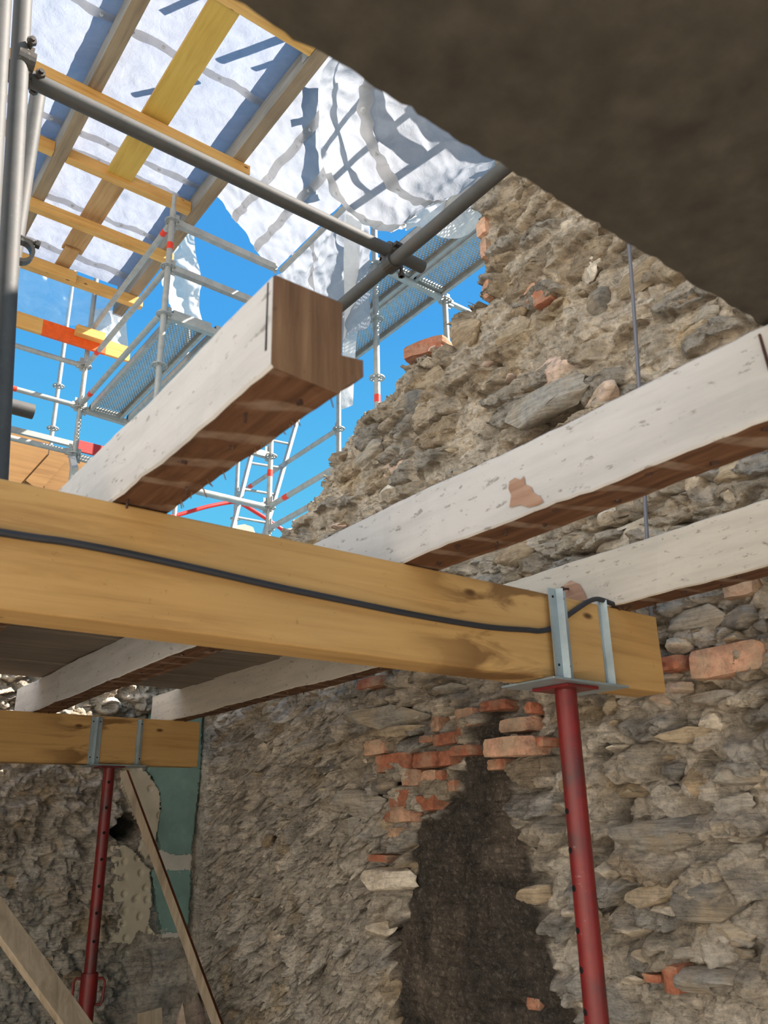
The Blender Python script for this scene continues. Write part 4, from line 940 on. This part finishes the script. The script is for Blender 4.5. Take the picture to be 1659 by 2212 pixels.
# ------------------------------------------------------------------ temporary roof: timbers
RF = empty('roof_frame', (1.6, 5.0, 6.5), 'temporary roof grid of old rafters, yellow boards and new battens', 'roof frame')
ZR = 6.6
def timber(x0, x1, y0, y1, z0, z1, name, mats, mi=None):
    mb = MB().box((x0, y0, z0), (x1, y1, z1), 0)
    if mi: mb.m = mi
    return mb.build(name, mats, RF, bevel=0.003)
timber(2.245, 2.345, -2.0, 7.45, ZR, ZR+0.17, 'rafter', ['rafter', 'rafterside'], [0, 0, 0, 0, 0, 1])
timber(1.09, 1.19, -2.0, 7.45, ZR, ZR+0.17, 'rafter', ['rafter', 'rafterside'], [0, 0, 0, 0, 0, 1])
timber(-0.05, 0.05, -2.0, 7.45, ZR, ZR+0.17, 'rafter', ['rafter', 'rafterside'], [0, 0, 0, 0, 0, 1])
timber(1.50, 1.71, 2.6, 5.60, ZR+0.03, ZR+0.06, 'yellow_board', 'yellow'); timber(1.515, 1.70, 5.55, 6.78, ZR+0.062, ZR+0.09, 'pine_board', 'pine_y'); timber(1.53, 1.66, 6.70, 7.1, ZR+0.03, ZR+0.055, 'pine_board', 'pine_y')
timber(-0.6, 2.40, 4.79, 4.87, ZR-0.09, ZR-0.002, 'batten', 'purlin')
timber(1.192, 2.243, 5.56, 5.63, ZR-0.0, ZR+0.10, 'batten', 'purlin'); timber(0.052, 1.088, 5.56, 5.63, ZR, ZR+0.10, 'batten', 'purlin')
timber(-0.6, 2.36, 6.17, 6.25, ZR-0.09, ZR-0.002, 'batten', 'purlin')
timber(0.3, 2.40, 7.0, 7.07, ZR-0.10, ZR-0.002, 'batten', 'purlin'); timber(-0.7, 1.72, 6.93, 6.995, ZR-0.13, ZR-0.02, 'batten', 'purlin')
timber(1.192, 2.243, 3.56, 3.66, ZR+0.01, ZR+0.15, 'batten', 'purlin'); timber(0.052, 1.088, 3.56, 3.66, ZR+0.01, ZR+0.15, 'batten', 'purlin')
MB().box((2.12, 3.662, ZR+0.03), (2.24, 3.667, ZR+0.12)).box((2.238, 3.662, ZR+0.03), (2.243, 3.75, ZR+0.12)).build('angle_connector', 'galv', RF)
for xx in (2.245, 1.09, -0.05): timber(xx+0.01, xx+0.11, -2.0, 7.4, ZR+0.215, ZR+0.335, 'clamping_timber', 'rafter')
for (a, b), (c, d), r_ in (((670, 62), (470, 135), .03), ((668, 112), (545, 152), .022), ((425, 178), (285, 208), .024), ((545, 282), (440, 330), .024), ((425, -6), (345, 30), .024)):
    p, q = Vector(on_z(a, b, ZR+0.19)), Vector(on_z(c, d, ZR+0.19)); MB().tube(p+SUNDIR*0.42, q+SUNDIR*0.62, r_, 10).build('bracing_tube', 'galv', RF)

# orange-marked plank and its cleat on the far posts
op = on_y(20, 690, 7.25)
pk_ = MB().box((-0.5, 7.24, on_y(120, 745, 7.25)[2]+0.065), (on_y(92, 700, 7.25)[0], 7.275, on_y(120, 745, 7.25)[2]+0.225), 1).box((on_y(92, 700, 7.25)[0], 7.24, on_y(120, 745, 7.25)[2]+0.065), (on_y(228, 755, 7.25)[0], 7.275, on_y(120, 745, 7.25)[2]+0.225), 0) \
    .box((on_y(228, 755, 7.25)[0], 7.24, on_y(120, 745, 7.25)[2]+0.065), (on_y(280, 770, 7.25)[0], 7.275, on_y(120, 745, 7.25)[2]+0.225), 1).build('marked_plank', ['orange', 'purlin'])
tag(pk_, 'plank sprayed bright orange along its middle, fixed to the far scaffold post', 'plank')
cl = on_y(194, 720, 7.2); tag(MB().box((on_y(163, 715, 7.2)[0], 7.16, cl[2]-0.055), (on_y(224, 735, 7.2)[0], 7.238, cl[2]+0.035)).build('timber_cleat', 'purlin', None, bevel=0.003), 'short yellow timber cleat fixed on the orange-sprayed plank', 'timber')
# plywood screens and red toe board at the far left
pz = on_y(80, 950, 8.0)[2]
pw = empty('plywood_screen', (0.9, 8.0, 3.4), 'sunlit plywood screen behind the scaffold at the left edge', 'screen')
MB().box((-0.6, 7.98, 3.4), (on_y(100, 1000, 8.0)[0], 8.0, pz)).build('panel', 'ply', pw); MB().box((on_y(100, 1000, 8.0)[0]+0.01, 7.99, 3.4), (on_y(190, 1000, 8.0)[0], 8.01, pz-0.06)).build('panel', 'ply', pw)
MB().bar((on_y(70, 1050, 7.96)[0], 7.96, on_y(70, 1050, 7.96)[2]), (on_y(128, 985, 7.96)[0], 7.96, on_y(128, 985, 7.96)[2]), 0.16, 0.02, (0, 1, 0)).build('diagonal_board', 'ply', pw)
r0, r1 = on_y(170, 948, 8.1), on_y(226, 980, 8.1)
tag(MB().box((r0[0], 8.08, r1[2]-0.05), (r1[0]+0.25, 8.11, r0[2]-0.02)).build('toe_board', 'redboard', None, bevel=0.002), 'red toe board behind the scaffold post at lower left', 'board')
# distant rubble top
px_r = on_y(500, 1135, 9.5); o = bpy.data.objects.new('ruined_wall_top', STONES[9].copy()); o.data.materials.append(MAT['st1']); COL.objects.link(o); o.location = (px_r[0], 9.5, px_r[2]-0.55); o.scale = (0.5, 0.3, 0.62)
tag(o, 'sunlit top of a distant ruined wall peeping over the beam', 'wall')

# ------------------------------------------------------------------ tarpaulins
def tarp_mesh(name, P, mat, parent=None, wr=0.02, seed=1, wscale=3.0, solid=0.0):
    """P: grid (nu,nv,3); wrinkles along the normal"""
    du = np.gradient(P, axis=0); dv = np.gradient(P, axis=1); N = np.cross(du, dv); N /= np.linalg.norm(N, axis=2)[..., None]+1e-9
    x, y, z = P[..., 0], P[..., 1], P[..., 2]
    h = wr*(fbm(x*wscale, y*wscale*1.3, z*wscale+seed, 3, 0.55)+0.7*(1-2*np.abs(perlin(x*wscale*1.2+y*wscale*2.0, y*wscale*0.7-x*wscale, z*wscale*1.5+seed*3)))+0.35*(1-2*np.abs(perlin(x*9-y*4+z*3, y*10, z*9+seed))))
    Q = P+N*h[..., None]
    return mesh_np(name, Q.reshape(-1, 3), grid_faces(*P.shape[:2]), mat, parent), Q
def band(parent, Q, i0=None, j=None, frac=0.5, width=0.085, axis=0, below=0.012, name='eyelet_band', t0=0.0, t1=1.0, step=0.22):
    """reinforcement strip with eyelets following a grid line of a sheet"""
    n = Q.shape[axis]; k = int(round(frac*(Q.shape[1-axis]-1))); line = Q[:, k] if axis == 0 else Q[k, :]
    nb = Q[:, min(k+1, Q.shape[1]-1)] if axis == 0 else Q[min(k+1, Q.shape[0]-1), :]
    if nb is line or np.allclose(nb, line): nb = Q[:, k-1] if axis == 0 else Q[k-1, :]; 
    a, b = int(t0*(n-1)), int(t1*(n-1)); line, nb = line[a:b+1], nb[a:b+1]
    side = nb-line; side /= np.linalg.norm(side, axis=1)[:, None]+1e-9
    tocam = EYE-line; tocam /= np.linalg.norm(tocam, axis=1)[:, None]
    base = line+np.array([0, 0, -1.0])*below*0.5+tocam*below
    wob = 0.006*np.sin(np.arange(len(line))*0.5)[:, None]*side
    L, Rr = base-side*width/2+wob, base+side*width/2+wob; V = np.concatenate([L, Rr]); m_ = len(line)
    i = np.arange(m_-1); o = mesh_np(name, V, np.stack([i, i+1, i+1+m_, i+m_], 1), 'band', parent)
    s = np.concatenate([[0], np.cumsum(np.linalg.norm(np.diff(base, axis=0), axis=1))])
    d = step/2; mb = MB()
    while d < s[-1]:
        q = min(int(np.searchsorted(s, d)), m_-2); c = Vector(base[q]+wob[q]); t = Vector(tocam[q]); d += step
        MB().hollow(c-t*0.002, c+t*0.006, 0.014, 0.009, 10).tube(c+t*0.001, c+t*0.003, 0.009, 10, 1).build('eyelet', ['eyelet', 'eyelet'], o)
    return o
# flat roof sheet over the rafters
xs = np.linspace(-1.3, 2.36, 150); ys = np.linspace(-2.0, 7.15, 340); Ug, Vg = np.meshgrid(xs, ys, indexing='ij')
sag = 0.03*np.abs(np.sin(np.pi*(Ug-1.14)/1.15)); Zg = ZR+0.182-0*sag+0.0*Ug
Zg = np.where(Vg > 6.85, Zg-0.06*((Vg-6.85)/0.3)**2, Zg)
RT = empty('roof_tarpaulin', (1.0, 4.7, ZR), 'white translucent woven tarpaulin stretched over the temporary roof rafters', 'tarpaulin')
o, Q = tarp_mesh('sheet', np.stack([Ug, Vg, Zg+0.012], -1), 'tarp', RT, 0.014, 1, 2.2)
for fy in [(q*4.95+4.2)/9.15 for q in (0.435, 0.655, 0.70, 0.83, 0.965)]: band(RT, Q, frac=fy, axis=0, below=0.02, width=0.07)
# sheet sloping off the last rafter down to the scaffold rail
ctrl = [[(2.36, y, ZR+0.185), (2.6, y+.02, ZR-0.02), (2.85, y+.03, ZR-0.20), (3.03, y+.02, 6.27)] for y in (2.3, 3.0, 3.7, 4.4, 5.0, 5.40)]
P = net(ctrl, 130, 70)
SD = empty('side_tarpaulin', (2.7, 4, 6.2), 'white tarpaulin sloping from the last rafter down to the scaffold rail', 'tarpaulin')
o, Q = tarp_mesh('sheet', P, 'tarp_side', SD, 0.03, 4, 2.6); band(SD, Q, frac=0.30, axis=0, width=0.07, below=0.02); band(SD, Q, frac=0.62, axis=0, width=0.07, below=0.02)
MB().tube((3.05, 5.39, 6.24), (3.05, 2.2, 6.24), 0.024, 14).build('edge_tube', 'galv', SD, smooth=True)
def sheet_point(G_, px, py):
    best = min(((pxy(q)[0]-px)**2+(pxy(q)[1]-py)**2, tuple(q)) for q in G_[::4, ::4].reshape(-1, 3)); return Vector(best[1])
for (a, b), (c, d), wd in (((672, 190), (680, 420), .13), ((625, 262), (690, 245), .05), ((615, 455), (690, 425), .05)):
    p, q = sheet_point(P, a, b), sheet_point(P, c, d); MB().bar(p+SUNDIR*0.35, q+SUNDIR*0.35, wd, 0.03, tuple(SUNDIR)).build('shade_caster', 'rafter', SD)  # boards added above the sheet only to cast its shade bands
# curtain hanging from that rail behind the sawn joist
ctrl = []
for t, (xt, yt) in enumerate(((595, 600), (640, 545), (690, 492), (740, 440), (790, 395))):
    top = on_x(xt, yt, 3.06); ctrl.append([top, top+np.array([.02+.05*(t % 2), 0, -.35]), top+np.array([.06*(t % 2), -.02, -.8]), top+np.array([.02, .03, -1.25])])
P = net(ctrl, 90, 80)
CU = empty('hanging_tarpaulin', (3.1, 4.6, 4.9), 'white tarpaulin curtain hanging behind the sawn joist end', 'tarpaulin'); o, Q = tarp_mesh('sheet', P, 'tarp_side', CU, 0.035, 6, 3.2); band(CU, Q, frac=0.38, axis=1, width=0.06, t1=0.9)
# narrow frayed tail of the curtain right of the joist end
ctrl = [[deep(px, py, 6.35) for px, py in r] for r in (((748, 450), (742, 560), (744, 680), (738, 790), (738, 885)), ((765, 445), (768, 560), (765, 680), (758, 800), (750, 880)), ((782, 470), (776, 560), (776, 650), (768, 760), (762, 875)))]
P = net(ctrl, 20, 90); o, Q = tarp_mesh('hanging_tail', P, 'tarp_bright', None, 0.02, 8, 4.0); tag(o, 'narrow ragged strip of tarpaulin hanging right of the sawn joist end', 'tarpaulin')
# big belly of sagging sheet
R0 = [(735, 70, 5.75), (690, 170, 5.75), (682, 260, 5.8), (695, 360, 5.9), (740, 446, 6.0), (800, 484, 6.0), (856, 495, 6.0), (893, 476, 6.0)]
R1 = [(790, 90, 5.5), (752, 180, 5.5), (748, 265, 5.55), (768, 345, 5.65), (812, 415, 5.8), (862, 448, 5.85), (905, 455, 5.9), (930, 447, 5.95)]
R2 = [(860, 110, 5.4), (835, 190, 5.35), (838, 270, 5.4), (860, 340, 5.5), (900, 390, 5.65), (945, 415, 5.8), (985, 418, 5.85), (1010, 405, 5.9)]
R3 = [(980, 170, 5.4), (960, 220, 5.35), (965, 280, 5.4), (985, 330, 5.5), (1015, 362, 5.6), (1040, 375, 5.75), (1060, 370, 5.85), (1085, 345, 5.9)]
R4 = [(1150, 250, 5.5), (1110, 270, 5.45), (1100, 300, 5.5), (1100, 320, 5.55), (1105, 335, 5.6), (1110, 340, 5.7), (1115, 335, 5.8), (1125, 320, 5.9)]
P = net([[deep(q[0], q[1], q[2]*0.77) for q in r] for r in (R0, R1, R2, R3, R4)], 110, 150)
BS = empty('sagging_tarpaulin', tuple(P.reshape(-1, 3).mean(0)-np.array([0, 0, .6])), 'big white tarpaulin sagging in a rounded belly, striped by scaffold shadows', 'tarpaulin')
o, Q = tarp_mesh('sheet', P, 'tarp_side', BS, 0.022, 11, 3.4); band(BS, Q, frac=0.38, axis=1, width=0.075, below=0.02) ; band(BS, Q, frac=0.015, axis=1, width=0.06, below=0.02, t0=0.45)
# the crossing tubes above it whose shadows fall on the belly
cen = P.reshape(-1, 3).mean(0); LG = empty('overhead_bracing', tuple(cen+np.array(SUNDIR)*0.7), 'lattice of steel tubes above the sagging tarpaulin, seen only as shadows', 'scaffolding')
def belly(px, py):
    best = min(((pxy(q)[0]-px)**2+(pxy(q)[1]-py)**2, tuple(q)) for q in P[::4, ::4].reshape(-1, 3)); return Vector(best[1])
for (a, b), (c, d), r_ in (((835, 165), (695, 330), .016), ((900, 235), (705, 395), .016), ((1000, 290), (770, 440), .02), ((735, 130), (716, 250), .018), ((716, 230), (765, 390), .018), ((800, 160), (860, 330), .04), ((920, 260), (1040, 335), .035)):
    p, q = belly(a, b), belly(c, d); e = (q-p)*0.25; p, q = p-e+SUNDIR*0.7, q+e+SUNDIR*0.7
    MB().tube(p, q, r_, 10).build('tube', 'galv', LG)
# rag draped over the outer scaffold
ctrl = [[deep(px, py, t) for px, py, t in r] for r in (((880, 455, 6.0), (882, 475, 6.0), (888, 500, 6.05)), ((930, 425, 6.0), (920, 460, 6.1), (912, 488, 6.1)), ((985, 395, 6.0), (965, 450, 6.1), (960, 512, 6.1)), ((1030, 370, 6.05), (1020, 440, 6.1), (1005, 508, 6.1)), ((1075, 350, 6.05), (1060, 420, 6.1), (1052, 470, 6.1)))]
P = net(ctrl, 60, 40); o, Q = tarp_mesh('tarpaulin_rag', P, 'tarp_bright', None, 0.035, 14, 4.2); tag(o, 'torn end of tarpaulin draped over the deck beside the brick jamb', 'tarpaulin')
# bright sheet hanging at the far corner of the roof
ctrl = [[on_y(px, py, y) for px, py, y in r] for r in (((372, 470, 7.35), (368, 540, 7.3), (350, 600, 7.3), (372, 650, 7.2), (385, 700, 7.2)), ((395, 480, 7.3), (398, 540, 7.25), (395, 600, 7.35), (400, 650, 7.35), (410, 700, 7.35)), ((418, 500, 7.2), (422, 540, 7.2), (430, 600, 7.2), (428, 650, 7.25), (440, 712, 7.25)))]
P = net(ctrl, 36, 70); o, Q = tarp_mesh('corner_tarpaulin', P, 'tarp_bright', None, 0.05, 17, 3.0); tag(o, 'bright white tarpaulin hanging from the far roof corner behind the taped pole', 'tarpaulin')
ctrl = [[on_y(px, py, 7.5) for px, py in r] for r in (((196, 665), (198, 700), (204, 735)), ((235, 668), (236, 705), (240, 745)), ((272, 678), (274, 715), (280, 765)))]
P = net(ctrl, 24, 24); o, Q = tarp_mesh('sheet_scrap', P, 'tarp_bright', None, 0.02, 19, 3.0); tag(o, 'small bright scrap of white sheet above the orange-sprayed plank', 'tarpaulin')
ctrl = [[on_y(px, py, 7.4) for px, py in r] for r in (((-30, 560), (-30, 620), (-30, 690)), ((120, 590), (120, 640), (120, 700)), ((270, 630), (265, 660), (262, 705)))]
P = net(ctrl, 40, 30); o, Q = tarp_mesh('plastic_film', P, 'film', None, 0.03, 21, 2.0); tag(o, 'clear plastic film stretched below the lowest roof batten at left', 'film')
